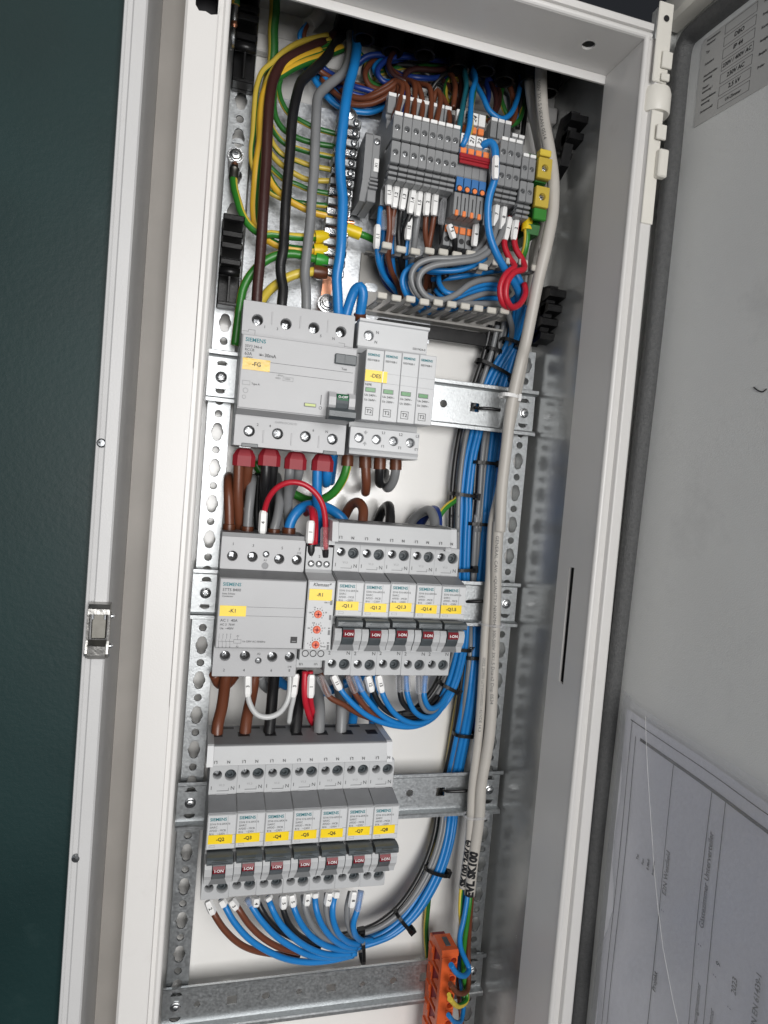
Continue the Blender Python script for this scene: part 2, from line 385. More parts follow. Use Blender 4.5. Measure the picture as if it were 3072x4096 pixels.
# hinge side: profile in (x, y)
def vextrude(m, prof, z0, z1, mi=0, sm=False):
    n = len(prof); m.add([(x, y, z0) for x, y in prof]+[(x, y, z1) for x, y in prof], [(i, i+1, n+i+1, n+i) for i in range(n-1)], mi, sm)
def arc(cx, cy, rr, a0, a1, n=6): return [(cx+rr*math.cos(math.radians(a0+(a1-a0)*i/n)), cy+rr*math.sin(math.radians(a0+(a1-a0)*i/n))) for i in range(n+1)]
right = [(238.5, -62), (236.6, -62), (236.4, -104)]+arc(238.4, -104.2, 2.0, 180, 300, 6)+[(239.9, -104.2), (244.2, -104.0), (244.6, -106.5)]+arc(245.6, -106.6, 1.0, 180, 270, 3)+[(251.4, -107.6), (252.6, -106.6), (252.8, -92), (262, -92)]
slot_z = (-109.4, -188.4)
m = MB(); vextrude(m, right[2:], -560, 226); m.build('surround_side', 'frame_paint', cab, label='off-white folded flange edge along the hinge side')
put = put_plate('return_flange', rect(-104.2, -62, -560, 224), [[(-76.9, -109.6), (-82.8, -109.2), (-82.8, -188.9), (-77.2, -188.0)], circ(-86, -490, 3)], 1.5, 'frame_paint', cab, (0, 0, 0), 'YZ')
m = MB(); m.box(241.2, 242.2, -104, -63.5, -215, -95); m.build('slot_shade', 'ink', cab)  # black box added behind the return slot to stand for its shade
# plate() lies in local a,b; YZ mapping sends a -> -Y, so mirror by matrix instead
put.matrix_basis = Matrix(((0, 0, 1, .2374-.113), (1, 0, 0, -.0175), (0, 1, 0, .56), (0, 0, 0, 1)))
tp = put_plate('top_return', rect(-12, 237.2, -104.2, -62), [circ(208.9, -85.9, 4.2)], 1.5, 'frame_paint', cab, (0, 0, 0), 'XZ')
tp.matrix_basis = Matrix.Translation((-.113, -.0175, .56+.2249))
m = MB(); m.box(-12, 236.4, -63.4, -62, 218.5, 224); m.build('top_lip', 'frame_paint', cab)
def hx(prof, x0, x1, m):              # horizontal extrusion, prof in (y, z)
    n = len(prof); m.add([(x0, y, z) for y, z in prof]+[(x1, y, z) for y, z in prof], [(i, i+1, n+i+1, n+i) for i in range(n-1)])
m = MB(); hx([(-104.0, 224.1)]+[(-104.2-2.0*math.sin(math.radians(a)), 226.2-2.0*math.cos(math.radians(a))) for a in range(0, 181, 30)]+[(-104.2, 228.4), (-106.6, 228.6), (-106.8, 232.4), (-105.6, 233.6), (-66, 233.6), (-66, 262)], -33.5, 241, m)
m.build('surround_top', 'frame_paint', cab)
m = MB(); m.box(-33, 262, -118, -112, 255, 262); m.build('opening_edge', 'black_plastic', cab)
left_a = [(-11.5, -62)]+[(-10.6, -103)]+arc(-12.4, -103.8, 1.9, 0, -110, 6)+[(-14.2, -104.4), (-16.2, -104.6), (-16.8, -106.4)]
left_b = [(-31.6, -106.6), (-33.0, -105.4), (-33.3, -99), (-33.6, -50), (-49.0, -50), (-49.2, -116)]
m2 = MB(); m2.box(-48.8, -33.8, -54, -50.5, -560, 262); m2.build('channel_floor', 'channel', cab)
m = MB(); vextrude(m, left_a, -560, 262); m.build('rolled_lip', 'frame_paint', cab)
m = MB(); vextrude(m, left_b, -560, 262); m.build('channel_side', 'frame_paint', cab)
hp = [at('A', x, y, -106.6) for x, y in ((1300, -60), (1298, 30), (1320, 70), (1365, 75), (1400, 98), (1450, 95), (1462, 40), (1455, -60))]
fp = put_plate('front_flange', rect(-31.7, -16.7, -560, 262), [[(p.x, p.z) for p in hp]], .8, 'frame_paint', cab, L(cab, (0, -106.2, 0)), label='off-white front flange with a cut-out slot on the latch side')
m = MB(); m.box(-31, -18, -92, -90, 150, 240); m.build('slot_shade', 'ink', cab)  # black backing added so the flange cut-out looks shaded
# outer white strip with bead, on the wall edge
st = thing('trim_strip', 'white steel trim strip between the green wall and the cabinet channel', 'trim', (-54, YW, -560))
prof = [(-48.9, -52), (-48.6, -126.2), (-49.4, -127.2), (-54.6, -127.2), (-55.4, -126.2), (-57.4, -126.0), (-57.9, -126.6), (-59.0, -126.4), (-59.5, -125), (-59.5, YW+1)]
m = MB(); vextrude(m, prof, -560, 262); m.build('strip', 'strip_paint', st)
for c, x, y in (('F', 405, 1772), ('F', 304, 3435)):
    p = at(c, x, y, -127); m = MB(); m.lathe((p.x, -126.3, p.z), (0, -1, 0), [(2.3, 0), (2.2, .5), (1.6, 1.0), (.01, 1.1)], 16)
    m.cyl((p.x-.9, -127.2, p.z+.3), (0, -1, 0), .5, .3, 8, 1); m.build('rivet', ['dark_steel', 'ink'], st)
# toggle latch on the strip
lt = thing('toggle_latch', 'small nickel toggle latch clipped on the white trim strip', 'latch', (-52, -126, -150))
zc0 = -133.5; zc1 = -161
m = MB(); m.prism([(-127.3, zc0), (-131, zc0-.4), (-133.4, zc0-2.4), (-133.4, zc0-5), (-127.3, zc0-5)], -56.8, -46.8); m.build('clip_head', 'nickel', lt)
for x0, x1 in ((-57.2, -56.2), (-47.6, -46.6)): m = MB(); m.prism([(-127.3, zc0-4.8), (-132.6, zc0-4.8), (-131.4, zc1+9), (-133.2, zc1+3), (-130, zc1), (-127.3, zc1+1)], x0, x1); m.build('side_plate', 'nickel', lt)
m = MB(); m.box(-55.4, -48.4, -129.6, -127.6, zc1+9.5, zc0-5.4, .5); m.build('tongue', 'brass', lt)
m = MB(); m.box(-55.2, -54.2, -131.4, -129.7, zc0-8, zc0-5.4, .2); m.build('hook', 'dark_steel', lt)
m = MB(); m.box(-49.6, -48.6, -131.4, -129.7, zc0-8, zc0-5.4, .2); m.build('hook', 'dark_steel', lt)
m = MB(); m.prism([(-127.6, zc1), (-131.5, zc1), (-134.0, zc1+2.4), (-134.4, zc1+7), (-130.5, zc1+9.4), (-129.5, zc1+8.6), (-132, zc1+6.5), (-131.6, zc1+3.4), (-127.6, zc1+2)], -56.0, -47.8); m.build('lever', 'nickel', lt)
m = MB(); m.cyl((-58, -129.6, zc1+1.6), (1, 0, 0), .8, 12, 10); m.build('pin', 'steel', lt)
for z in (zc0-6.5, zc1+6): m = MB(); m.lathe((-46.5, -128.6, z), (1, 0, 0), [(1.3, 0), (1.2, .8), (.8, 1.5), (.01, 1.7)], 12); m.build('rivet', 'screw_steel', lt)

# ------------------------------------------------------------------ perforated mounting profiles
def keyhole(x, z, o=3.3, r_=3.1, rc=4.2):
    out = []
    for i in range(40):
        a = 2*math.pi*i/40; c, s_ = math.cos(a), math.sin(a); q = rc
        if r_ > abs(o*c): q = max(q, o*abs(s_)+math.sqrt(r_*r_-(o*c)**2))
        out.append((x+q*c, z+q*s_))
    return out
def profile(x0, x1, cx, z0, z1, label):
    t = thing('mounting_profile', label, 'mounting profile', (cx, 2, z0))
    holes = []
    for k in range(-40, 20):
        zb = 12.5+25*k; zs = 25*k
        if z0+8 < zb < z1-8 and min(abs(zb-q) for q in (0, -150, -300, -450)) > 5: holes.append(keyhole(0, zb-z0))
        if z0+6 < zs < z1-6 and zs % 150: holes.append(circ(0, zs-z0, 2.7, 16))
    put_plate('strip', rect(x0-cx, x1-cx, 0, z1-z0), holes, 1.4, 'steel', t, (0, 0, 0), bev=.12)
    m = MB(); m.box(x0, x0+1.2, 2.8, 17.2, z0, z1); m.build('leg', 'steel', t); m = MB(); m.box(x1-1.2, x1, 2.8, 17.2, z0, z1); m.build('leg', 'steel', t)
    return t
profile(-7.6, 7.8, 0, -545, 262, 'perforated galvanised upright on the latch side of the cabinet')
profile(222.6, 236.4, 229.7, -545, 48, 'perforated galvanised upright behind the thick grey cables')
# ------------------------------------------------------------------ DIN rails
hole_px = [('L3', 350, 1297, 0), ('L3', 605, 1265, 1), ('L3', 855, 1235, 2), ('L3', 1100, 1205, 0), ('L3', 1335, 1175, 1), ('O4', 92, 1515, 0), ('O4', 318, 1487, 2), ('O4', 545, 1455, 1)]
HX = [(at(c, x, y, 0).x, t) for c, x, y, t in hole_px]
def rail(z, label, holes, x0=-9.2, x1=238.3):
    t = thing('din_rail', label, 'mounting rail', (0, 1, z), 'horizontal device rails')
    hs = []
    for hx_, k in holes:
        hs.append(circ(hx_, 0, (2.3, 0, 2.9)[k]) if k != 1 else rrect(hx_-3.6, hx_+3.6, -3.4, 3.4, .3, 2))
    for hx_ in (0, 229.7):
        for sg in (1, -1): hs.append([(hx_+4*math.cos(math.radians(a)), sg*(8.0+3.4*math.sin(math.radians(a)))) for a in range(0, 181, 20)])
    put_plate('web', rect(x0, x1, -12.2, 12.2), hs, 1.0, 'steel', t, (0, -1.4, 0))
    for sg in (1, -1):
        pr = [(-.9-1, 12.2), (-1.9, 13.4), (-6.6, 14.0), (-7.4, 14.8), (-7.4, 17.2), (-6.9, 17.5), (-6.4, 17.2), (-6.4, 15.4), (-5.6, 14.9), (-.8, 14.4), (-.4, 12.2)]
        m = MB(); m.prism([(y, sg*q) for y, q in pr], x0, x1); m.build('rail_lip', 'steel', t, org=(0, 0, 0))
    torx(t, (0, -2.2, 0), 3.4); torx(t, (229.7, -2.2, 0), 3.4)
    return t
rail(0, 'galvanised rail carrying the residual current breaker and surge arresters', [(h, k) for h, k in HX if k != 0 or h > 150])
rail(-150, 'galvanised rail carrying the contactor and the upper breaker row', HX)
rail(-300, 'galvanised rail carrying the lower row of seven breakers', HX)
rail(-450, 'empty galvanised rail with round and square holes at the bottom', HX)
t = rail(150, 'galvanised rail hidden behind the grey terminal blocks', [], 84, 215)
for ch in list(t.children):
    if ch.name.startswith('screw'): bpy.data.objects.remove(ch)

# ------------------------------------------------------------------ galvanised plate behind the earth bar
m = MB(); m.box(9, 150, 6, 8, 44, 198, .3); tag(m.build('backing_plate', 'plate_steel', org=(9, 7, 30)), 'spangled galvanised sheet behind the earth bar', 'metal sheet')
# moulding at the top rear of the cabinet
cb = thing('cable_entry', 'dark cable entry frame at the top inside the cabinet', 'cable entry', (120, 17, 225))
m = MB(); m.box(-5, 240, 9, 17, 228, 240, 1); m.build('ledge', 'frame_paint', cb)
m = MB(); m.box(60, 238, -30, 12, 252, 261, 1); m.build('gland_plate', 'black_plastic', cb)
for i, x in enumerate((78, 100, 122, 150, 168, 186, 204, 222)):
    m = MB(); m.lathe((x, -14+6*(i % 2), 252), (0, 0, -1), [(9, 0), (9, 6), (7.5, 9), (7.5, 14), (6, 14), (6, 2)], 18); m.build('gland', 'black_plastic', cb)

# ------------------------------------------------------------------ black plastic cover holders
def holder(label, cx, zt, zb, y0, y1, wx, seed):
    random.seed(seed); t = thing('cover_holder', label, 'plastic bracket', (cx, y0, zb), 'black plastic cover holders')
    n = 4; m = MB(); m.box(cx-wx/2, cx+wx/2, y0-5, y0, zb, zt, .8); m.build('base', 'black_plastic', t)
    h = (zt-zb)
    for k in range(n):
        z = zt-h*(.06+.15*k); m = MB(); m.box(cx-wx/2+.3, cx+wx/2-.2, y1+5*(k % 2), y0-4.6, z-h*.07, z, .7); m.build('tooth', 'black_plastic', t)
    m = MB(); m.cyl((cx-wx/2+.5, y1+8, zb+h*.36), (1, 0, 0), 3.0, wx-1, 14); m.build('boss', 'black_plastic', t)
    m = MB(); m.box(cx-.8, cx+.8, y1+8, y0-4.6, zb+h*.03, zb+h*.32, .3); m.box(cx-wx/2+.5, cx+wx/2-.5, y1+9, y0-4.6, zb, zb+2.2, .4); m.build('rib', 'black_plastic', t)
    return t
holder('black plastic bracket at the very top of the latch side upright', 0, 252, 192, 1, -22, 14.6, 1)
holder('black plastic bracket on the upright beside the residual current breaker top', .4, 106, 46, 1, -24, 14.2, 2)
def wallholder(label, zt, zb, y0, n, seed, arm):
    random.seed(seed); t = thing('cover_holder', label, 'plastic bracket', (240, y0, zb), 'black plastic cover holders')
    m = MB(); m.prism([(y0+14, zb), (y0-2, zb+8), (y0-12, zt), (y0+4, zt+2), (y0+18, zb+16)], 229, 236, 0); m.build('arm', 'black_plastic', t)
    h = zt-zb
    for k in range(n):
        z = zt-h*(.05+.24*k); y = y0-13+5*(k+.0)*.8; m = MB()
        m.prism([(y, z), (y-3.5, z-2), (y-3, z-6.5), (y+8, z-8.5), (y+9, z-1.5)], 227+2*(k % 2), 240.4); m.build('tooth', 'black_plastic', t)
    m = MB(); m.lathe((226, y0+2, zb+h*.42), (1, 0, 0), [(1.6, 1.5), (1.6, 0), (2.6, 0), (2.6, 13)], 14); m.build('boss', 'black_plastic', t)
    return t
wallholder('black plastic bracket high on the steel side wall beneath the top return', 214, 172, -22, 2, 3, 1)
wallholder('large black toothed bracket on the steel side wall behind the thick grey cable', 92, 52, -14, 4, 4, 1)
m = MB()
# ================================================================== the open door
XD = 272.0
m = MB(); m.box(XD, XD+1.2, -520, -84, -590, 262); door = m.build('door', 'door_paint', cab, label='open grey inner side of the cabinet door with a dark rubber seal')
m = MB(); m.box(XD-4.5, XD-.05, -86.5, -83.5, -590, 246); m.build('edge_fold', 'door_paint', door)
m = MB(); m.box(XD-14, XD+1.2, -83.4, -78, -590, 262); m.build('edge_strip', 'door_paint', door)
m = MB(); m.box(XD-15, XD-.05, -520, -88, 244, 262, 2.5); m.build('top_fold', 'hinge_white', door)
gp = [Vector((XD-1.6, -89.5, -590)), Vector((XD-1.6, -90.5, -450)), Vector((XD-1.6, -90, -290)), Vector((XD-1.6, -94, -100)), Vector((XD-1.6, -98, 60)), Vector((XD-1.6, -98.6, 160)), Vector((XD-1.6, -98.4, 218)), Vector((XD-1.6, -99.4, 228)), Vector((XD-1.6, -104, 233.5)), Vector((XD-1.6, -112, 234)), Vector((XD-1.6, -200, 229)), Vector((XD-1.6, -500, 218))]
m = MB(); m.tube(spline(gp, 6), 7.6, 14, flat=.7); m.build('door_seal', 'rubber', door, label='dark grey foam rubber seal along the door edge')
EULD = (math.pi/2, 0, -math.pi/2)          # text that reads along -Y on a face looking to -X
def dtext(s, size, y, z, parent, rot=0, align='LEFT', m='ink', x=XD-.35, name='lettering', sx=1.0):
    o = text(s, size, m, parent, (0, 0, 0), align=align, name=name, bold=.022)
    p = L(parent, (x, y, z))*.001
    # local x -> -Y, local y -> Z, normal -> -X, then turned in the plane
    B = Matrix(((0, 0, -1, p.x), (-1, 0, 0, p.y), (0, 1, 0, p.z), (0, 0, 0, 1)))
    o.matrix_basis = B @ Matrix.Rotation(math.radians(rot), 4, 'Z') @ Matrix.Diagonal((size*.001*sx, size*.001, size*.001, 1)); return o
# hinge-side white hinge leaves
hg = door
def fl(u, v, Y=-108.5, c='D5'): return at(c, u, v, Y)
m = MB(); m.box(242.2, 252.5, -108.9, -107.4, 198, 246, .5); m.build('hinge_leaf', 'hinge_white', hg)
m = MB(); m.box(246.5, 253.6, -111, -109.3, 206, 216, .4); m.build('hinge_tab', 'hinge_white', hg)
m = MB(); m.box(247, 252.8, -111, -109.3, 198.4, 203, .4); m.build('hinge_tab', 'hinge_white', hg)
m = MB(); m.lathe((250.5, -101, 181.5), (0, 0, 1), [(.01, 0), (9, 0), (9.6, 1), (9.6, 12), (8.6, 15.5), (.01, 16)], 28); m.build('hinge_barrel', 'hinge_white', hg)
m = MB(); m.box(244.4, 252.7, -108.5, -107.4, 112, 181, .4); m.build('hinge_leaf', 'hinge_white', hg)
m = MB(); m.box(247.4, 254.2, -111.4, -109.7, 163, 172, .4); m.build('hinge_tab', 'hinge_white', hg)
m = MB(); m.box(249.8, 256.5, -113, -107.9, 140, 157, .8); m.build('hinge_tab', 'hinge_white', hg)
m = MB(); m.cyl((247.5, -109.25, 236), (0, -1, 0), 1.9, .25, 16); m.build('screw_hole', 'ink', hg)
# the side strip of the door between seal and hinge
# rating sticker
stk = thing('rating_sticker', 'grey rating sticker with boxed values at the top of the open door', 'sticker', (XD, -113, 173))
def shz(y, z): return z-.075*(-y-113)
def quad(m, y0, y1, z0, z1, x, mi=0): m.add([(x, y0, shz(y0, z0)), (x, y1, shz(y1, z0)), (x, y1, shz(y1, z1)), (x, y0, shz(y0, z1))], [(0, 1, 2, 3)], mi)
m = MB(); m.add([(x, y, shz(y, z)) for x in (XD-.35, XD-.02) for y, z in ((-113.3, 173.3), (-300, 173.3), (-300, 226), (-115.5, 226), (-113.3, 223.8))], [(0, 1, 2, 3, 4), (9, 8, 7, 6, 5)]+[(i, (i+1) % 5, 5+(i+1) % 5, 5+i) for i in range(5)]); m.build('sheet', 'sticker', stk)
vals = ['', 'DBO', 'IP 44', '230V / 400V AC', '230V AC', '2,5 kV', 'UV-Zimmer']
left_ = ['Kommissions-|Nummer', 'Typ', 'Schutzart', 'Nennbetriebs-|spannung', 'Steuer-|spannung 1', 'Nennisolations-|spannung', 'Serienmodell']
for i, v in enumerate(vals):
    zt = 225.0-7.18*i; zb = zt-5.5
    m = MB()
    for a, b, c, e in ((-132.9, -157.3, zt-.22, zt), (-132.9, -157.3, zb, zb+.22), (-132.9, -133.15, zb, zt), (-157.05, -157.3, zb, zt)): quad(m, a, b, c, e, XD-.42)
    m.build('value_box', 'ink', stk)
    if v: dtext(v, (3.6 if len(v) < 12 else 3.3) if i != 6 else 2.5, -145, shz(-145, (zt+zb)/2), stk, -4.3, 'CENTER', x=XD-.45)
    for j, q in enumerate(left_[i].split('|')): dtext(q, 2.0, -118, shz(-118, zt-1.4-2.5*j), stk, -4.3, 'LEFT', x=XD-.45)
for j, q in enumerate(('Nennstrom', 'Frequenz', 'Kurzschluss-', 'festigkeit', 'Baujahr', 'Prüfer')): dtext(q, 2.0, -162, shz(-162, 222-7.2*j), stk, -4.3, 'LEFT', x=XD-.45)
# document pouch with paper
pp = thing('document', 'printed project cover sheet tucked in the clear pouch on the door', 'paper', (XD, -120, -480))
def shp(y, z): return z-.055*(-y-110)
m = MB(); NY, NZ = 18, 26; V = []
for i in range(NY+1):
    for j in range(NZ+1):
        y = -110-i*14; z = -196-j*14; bul = 2.2*math.sin(math.pi*min(1, i/NY))*(.6+.4*math.sin(j*.35+i*.2))+(.8*math.sin(i*.9)*math.cos(j*.5))
        V.append((XD-2.2-bul-1.5*max(0, 1-i/2), y, shp(y, z)))
m.add(V, [(i*(NZ+1)+j, (i+1)*(NZ+1)+j, (i+1)*(NZ+1)+j+1, i*(NZ+1)+j+1) for i in range(NY) for j in range(NZ)], 0, True)
m.build('sheet', 'paper', pp)
def pbul(y, z):
    i = (-110-y)/14; j = (-196-z)/14
    return XD-2.2-(2.2*math.sin(math.pi*min(1, i/NY))*(.6+.4*math.sin(j*.35+i*.2))+(.8*math.sin(i*.9)*math.cos(j*.5)))-1.5*max(0, 1-i/2)-.25
def pline(y0, z0, y1, z1, wd, name='printed_line'):
    m = MB(); n = 24; V = []
    dy, dz = y1-y0, z1-z0; ln = math.hypot(dy, dz); ny_, nz_ = -dz/ln*wd/2, dy/ln*wd/2
    for k in range(n+1):
        y = y0+dy*k/n; z = z0+dz*k/n
        for s_ in (1, -1): yy = y+ny_*s_; zz = z+nz_*s_; V.append((pbul(yy, zz)-.08, yy, shp(yy, zz)))
    m.add(V, [(2*k, 2*k+1, 2*k+3, 2*k+2) for k in range(n)]); m.build(name, 'ink', pp)
pline(-115.5, -201, -330, -201, .6); pline(-117, -201, -117, -520, .45)
pline(-126.5, -209, -330, -209, 2.0); pline(-122, -209, -122, -520, .45); pline(-157.4, -209, -157.4, -520, .5); pline(-188.2, -209, -188.2, -520, .5); pline(-198.6, -209, -198.6, -520, .5)
def ptext(s, size, y, z, rot=90, align='LEFT'): return dtext(s, size, y, shp(y, z), pp, rot, align, x=min(pbul(y, z-k*8) for k in range(5))-.5)
ptext('E2N Westfield', 4.4, -161, -286); ptext(':', 4.4, -160.5, -296); ptext('Projekt', 4.0, -160, -345)
ptext('Gästezimmer Unterverteiler', 4.6, -192, -283); ptext(':', 4.4, -191.5, -293); ptext('9', 4.4, -205, -294); ptext(':', 4.4, -203, -301)
ptext('2023', 4.4, -216, -300); ptext(':', 4.4, -214, -309); ptext('DIN EN 61439-1', 4.4, -230, -308); ptext(':', 4.4, -228, -316)
for j, q in enumerate(('Tel.', 'Fax:', 'E-Mail:', 'Internet:')): ptext(q, 2.6, -134-5*j, -282)
ptext('Zeichnungsnummer', 4.0, -193, -345); ptext('Auftragsnummer', 4.0, -204, -345)
po = thing('document_pouch', 'clear plastic pouch stuck on the door over the printed sheet', 'pouch', (XD, -105, -480))
m = MB(); V = []; NY, NZ = 24, 26
for i in range(NY+1):
    for j in range(NZ+1):
        y = -101-i*12; z = -187-j*14; e = min(i, 2)/2
        V.append((XD-1.0-e*(6.4+1.4*math.sin(j*.5+.4*i)+(1.6*math.sin(j*1.1) if i < 3 else 0)), y, shp(y, z)))
m.add(V, [(i*(NZ+1)+j, (i+1)*(NZ+1)+j, (i+1)*(NZ+1)+j+1, i*(NZ+1)+j+1) for i in range(NY) for j in range(NZ)], 0, True)
m.build('film', 'clear_film', po)
# curved thumb cut of a second film layer
cv = [(-135.8, -190), (-139, -205), (-144, -225), (-151, -250), (-157, -272), (-163, -290), (-171, -310), (-182, -330), (-195, -350), (-215, -372), (-245, -395), (-300, -410)]
m = MB(); V = []
for y, z in cv: V += [(XD-9.3, y, shp(y, z)), (XD-9.3, -330, shp(-330, z))]
m.add(V, [(2*k, 2*k+1, 2*k+3, 2*k+2) for k in range(len(cv)-1)]); m.build('front_film', 'clear_film', po)
m = MB(); m.tube([Vector((XD-9.4, y, shp(y, z))) for y, z in cv], .10, 6); m.build('film_edge', 'white_tag', po)
m = MB()
for k in range(3): pass

m = MB(); m.tube(spline([atx('F', x, y, XD-.2) for x, y in ((3015, 1549), (3032, 1562), (3052, 1567), (3066, 1556))], 1), .35, 6); m.build('pen_mark', 'ink', door)
# ================================================================== devices (local mm: x from the left side, y=0 rail, front is -y, z=0 rail centre)
Z0 = (0, 0, 0)
def holes_plate(parent, x0, x1, z0, z1, holes, y, m, name='terminal_block', th=7):
    return put_plate(name, rrect(x0, x1, z0, z1, .5, 2), [circ(a, b, c, 20) for a, b, c in holes], th, m, parent, (0, y+th/2, 0), bev=.18)
def hole_back(parent, x0, x1, z0, z1, y, m='hole_shade'):
    b = MB(); b.box(x0+.4, x1-.4, y, y+1, z0+.4, z1-.4); b.build('terminal_chamber', m, parent, org=Z0)
def spring(parent, x, z, y, rad):         # ringed neutral clamp inside the big hole
    if 'spring' not in SCR:
        b = MB(); b.lathe((0, 0, 0), (0, -1, 0), [(rad, 0), (rad, 1.2), (rad*.86, 1.3), (rad*.86, .3), (rad*.7, .3), (rad*.7, 2.4), (rad*.5, 2.5), (rad*.5, .6), (.01, .5)], 18); SCR['spring'] = b.mesh('clamp', 'slate_plastic')
    o = link('clamp', SCR['spring'], parent); o.location = Vector((x, y, z))*.001; o.rotation_euler = (.2, 0, -.18)
def afdd():
    t = thing('circuit_breaker', '', 'circuit breaker', Z0); W = 17.75
    b = MB(); b.prism([(-2, 44.6), (-35, 44.6), (-35, 24.6), (-41.5, 24.9), (-43.5, 24.2), (-61, 21.4), (-61, -1), (-55, -2), (-53, -8), (-53, -20), (-61, -23), (-61, -23.6), (-42.5, -26), (-35, -26), (-35, -44.6), (-2, -44.6)], 0, W); b.build('body', 'grey_plastic', t, org=Z0)
    b = MB(); b.prism([(-42.6, 25.2), (-44.0, 24.2), (-60.2, 21.6), (-60.2, 22.2), (-43.8, 25.6)], .3, W-.3); b.build('shoulder_shade', 'comb_grey', t, org=Z0)  # upward slope coloured darker grey to give it its shade
    b = MB(); b.box(.25, W-.25, -61.9, -60.9, -.6, 21.2, .3); b.build('face', 'face_plastic', t, org=Z0)
    holes_plate(t, .1, W-.1, 25.2, 44.8, [(4.9, 38.4, 3.1), (13.3, 38.0, 3.9)], -42.2, 'grey_plastic'); hole_back(t, 0, W, 25, 44.6, -35.4)
    holes_plate(t, .1, W-.1, -45.2, -26.4, [(4.9, -37.6, 3.1), (13.3, -38.0, 3.9)], -42.2, 'grey_plastic'); hole_back(t, 0, W, -44.6, -26, -35.4)
    for z in (38.4, -37.6): screw(t, (4.5, -37.0, z+.3), 2.25)
    for z in (38, -38): spring(t, 13.3, z, -36.6, 3.7)
    text('1', 3.4, 'grey_ink', t, (1.6, -42.5, 29.6)); text('N', 3.4, 'grey_ink', t, (15.2, -42.5, 29.2)); text('V1.3', 1.9, 'pale_ink', t, (8.2, -42.5, 31.4))
    text('2', 3.4, 'grey_ink', t, (2.4, -42.5, -30.2)); text('N', 3.4, 'grey_ink', t, (15.4, -42.5, -30.2))
    b = MB(); b.box(5.2, 12.8, -42.7, -42.2, 27.6, 27.9); b.box(12.5, 12.8, -42.7, -42.2, 27.9, 29.6); b.box(4.6, 12.6, -42.8, -42.2, -28.2, -27.7); b.build('moulded_line', 'mid_grey', t, org=Z0)
    b = MB(); b.box(4.8, 12.4, -42.9, -41.8, 23.9, 26.1, .3); b.build('latch_tab', 'grey_plastic', t, org=Z0)
    text('SIEMENS', 2.75, 'teal_ink', t, (1.5, -62.1, 18.6), align='LEFT', name='brand_lettering', bold=.02)
    for k, q in enumerate(('5SV6 016-6KK16', 'SIARC', 'AFDD - MCB', 'B16    ~230V')): text(q, 1.8, 'grey_ink', t, (1.5, -62.1, 15.7-2.1*k), align='LEFT', bold=0)
    b = MB(); b.box(12.4, 12.55, -62.1, -61.9, 9, 20.6); b.box(15, 17.4, -62.1, -61.9, 8.4, 8.55); b.box(15, 17.4, -62.1, -61.9, 2.6, 2.75); b.box(2, 5.4, -62.1, -61.9, .7, .8); b.box(2, 5.4, -62.1, -61.9, 2.0, 2.1); b.box(2, 2.1, -62.1, -61.9, .7, 2.1); b.box(5.3, 5.4, -62.1, -61.9, .7, 2.1); b.build('printed_line', 'pale_ink', t, org=Z0)
    # handle
    b = MB(); b.prism([(-60, -2.0), (-65, -1.4), (-69, -1.8), (-70.4, -2.8), (-70.6, -5.4), (-69.8, -6.3), (-65, -6.9), (-60, -6.9)], .9, 16.7)
    for k in range(3): b.box(5.2-1.4*k, 12.4+1.4*k, -71.1, -70.2, -3.1-1.0*k, -2.75-1.0*k)
    lv = b.build('handle', 'slate_plastic', t, org=Z0)
    b = MB(); b.prism([(-54, -6), (-66, -7.4), (-67.6, -10.5), (-66.5, -14.5), (-63, -19), (-60, -22.4), (-54, -22.4)], 5.0, 12.6)
    b.build('handle_stem', 'slate_plastic', lv, org=Z0)
    b = MB(); b.add([(5.1, -66.95, -8.6), (12.5, -66.95, -8.6), (12.5, -68.0, -10.5), (5.1, -68.0, -10.5), (12.5, -67.35, -13.2), (5.1, -67.35, -13.2)], [(0, 1, 2, 3), (3, 2, 4, 5)]); b.build('state_band', 'red_plastic', lv, org=Z0)
    o = text('I-ON', 2.6, 'white_ink', lv, (8.8, -68.3, -11.1), bold=.015)
    b = MB()
    for a, c, e in ((.15, 4.6, 1), (13.0, 17.6, -1)):
        b.prism([(-53, -8), (-64.5, -8.4), (-66, -11), (-65.2, -16), (-62.5, -19.5), (-61, -23.2), (-53, -23.2)], a, c)
    b.build('handle_cheek', 'grey_plastic', t, org=Z0)
    b = MB(); b.add([(3.4, -61.6, -23.4), (5.0, -63.0, -18.6), (12.8, -63.0, -18.6), (14.4, -61.6, -23.4)], [(0, 1, 2, 3)]); b.build('test_flap', 'mid_grey', t, org=Z0)
    # marker strip
    mk = MB(); mk.box(.4, 15.2, -62.35, -61.95, 2.9, 8.6); mk.build('marker_label', 'yellow_label', t, org=Z0)
    return t
def sub(t, nm): return [c for c in t.children if c.name.split('.')[0] == nm]
proto = afdd()
X3 = 10.2; names3 = ['-Q2', '-Q3', '-Q4', '-Q5', '-Q6', '-Q7', '-Q8']
places = [(X3+17.9*k, -300, n, 'lower') for k, n in enumerate(names3)]+[(80.3+17.9*k, -150, '-Q1.%d' % (k+1), 'upper') for k in range(5)]
for i, (x, z, n, rw) in enumerate(places):
    o = proto if i == 0 else dup(proto)
    o.location = Vector((x, 0, z))*.001; ORG[o.name] = (x, 0, z)
    tag(o, '%s slim breaker from the left in the %s row, yellow label %s' % (['first', 'second', 'third', 'fourth', 'fifth', 'sixth', 'seventh'][i if i < 7 else i-7], rw, n), 'circuit breaker', 'slim grey circuit breakers')
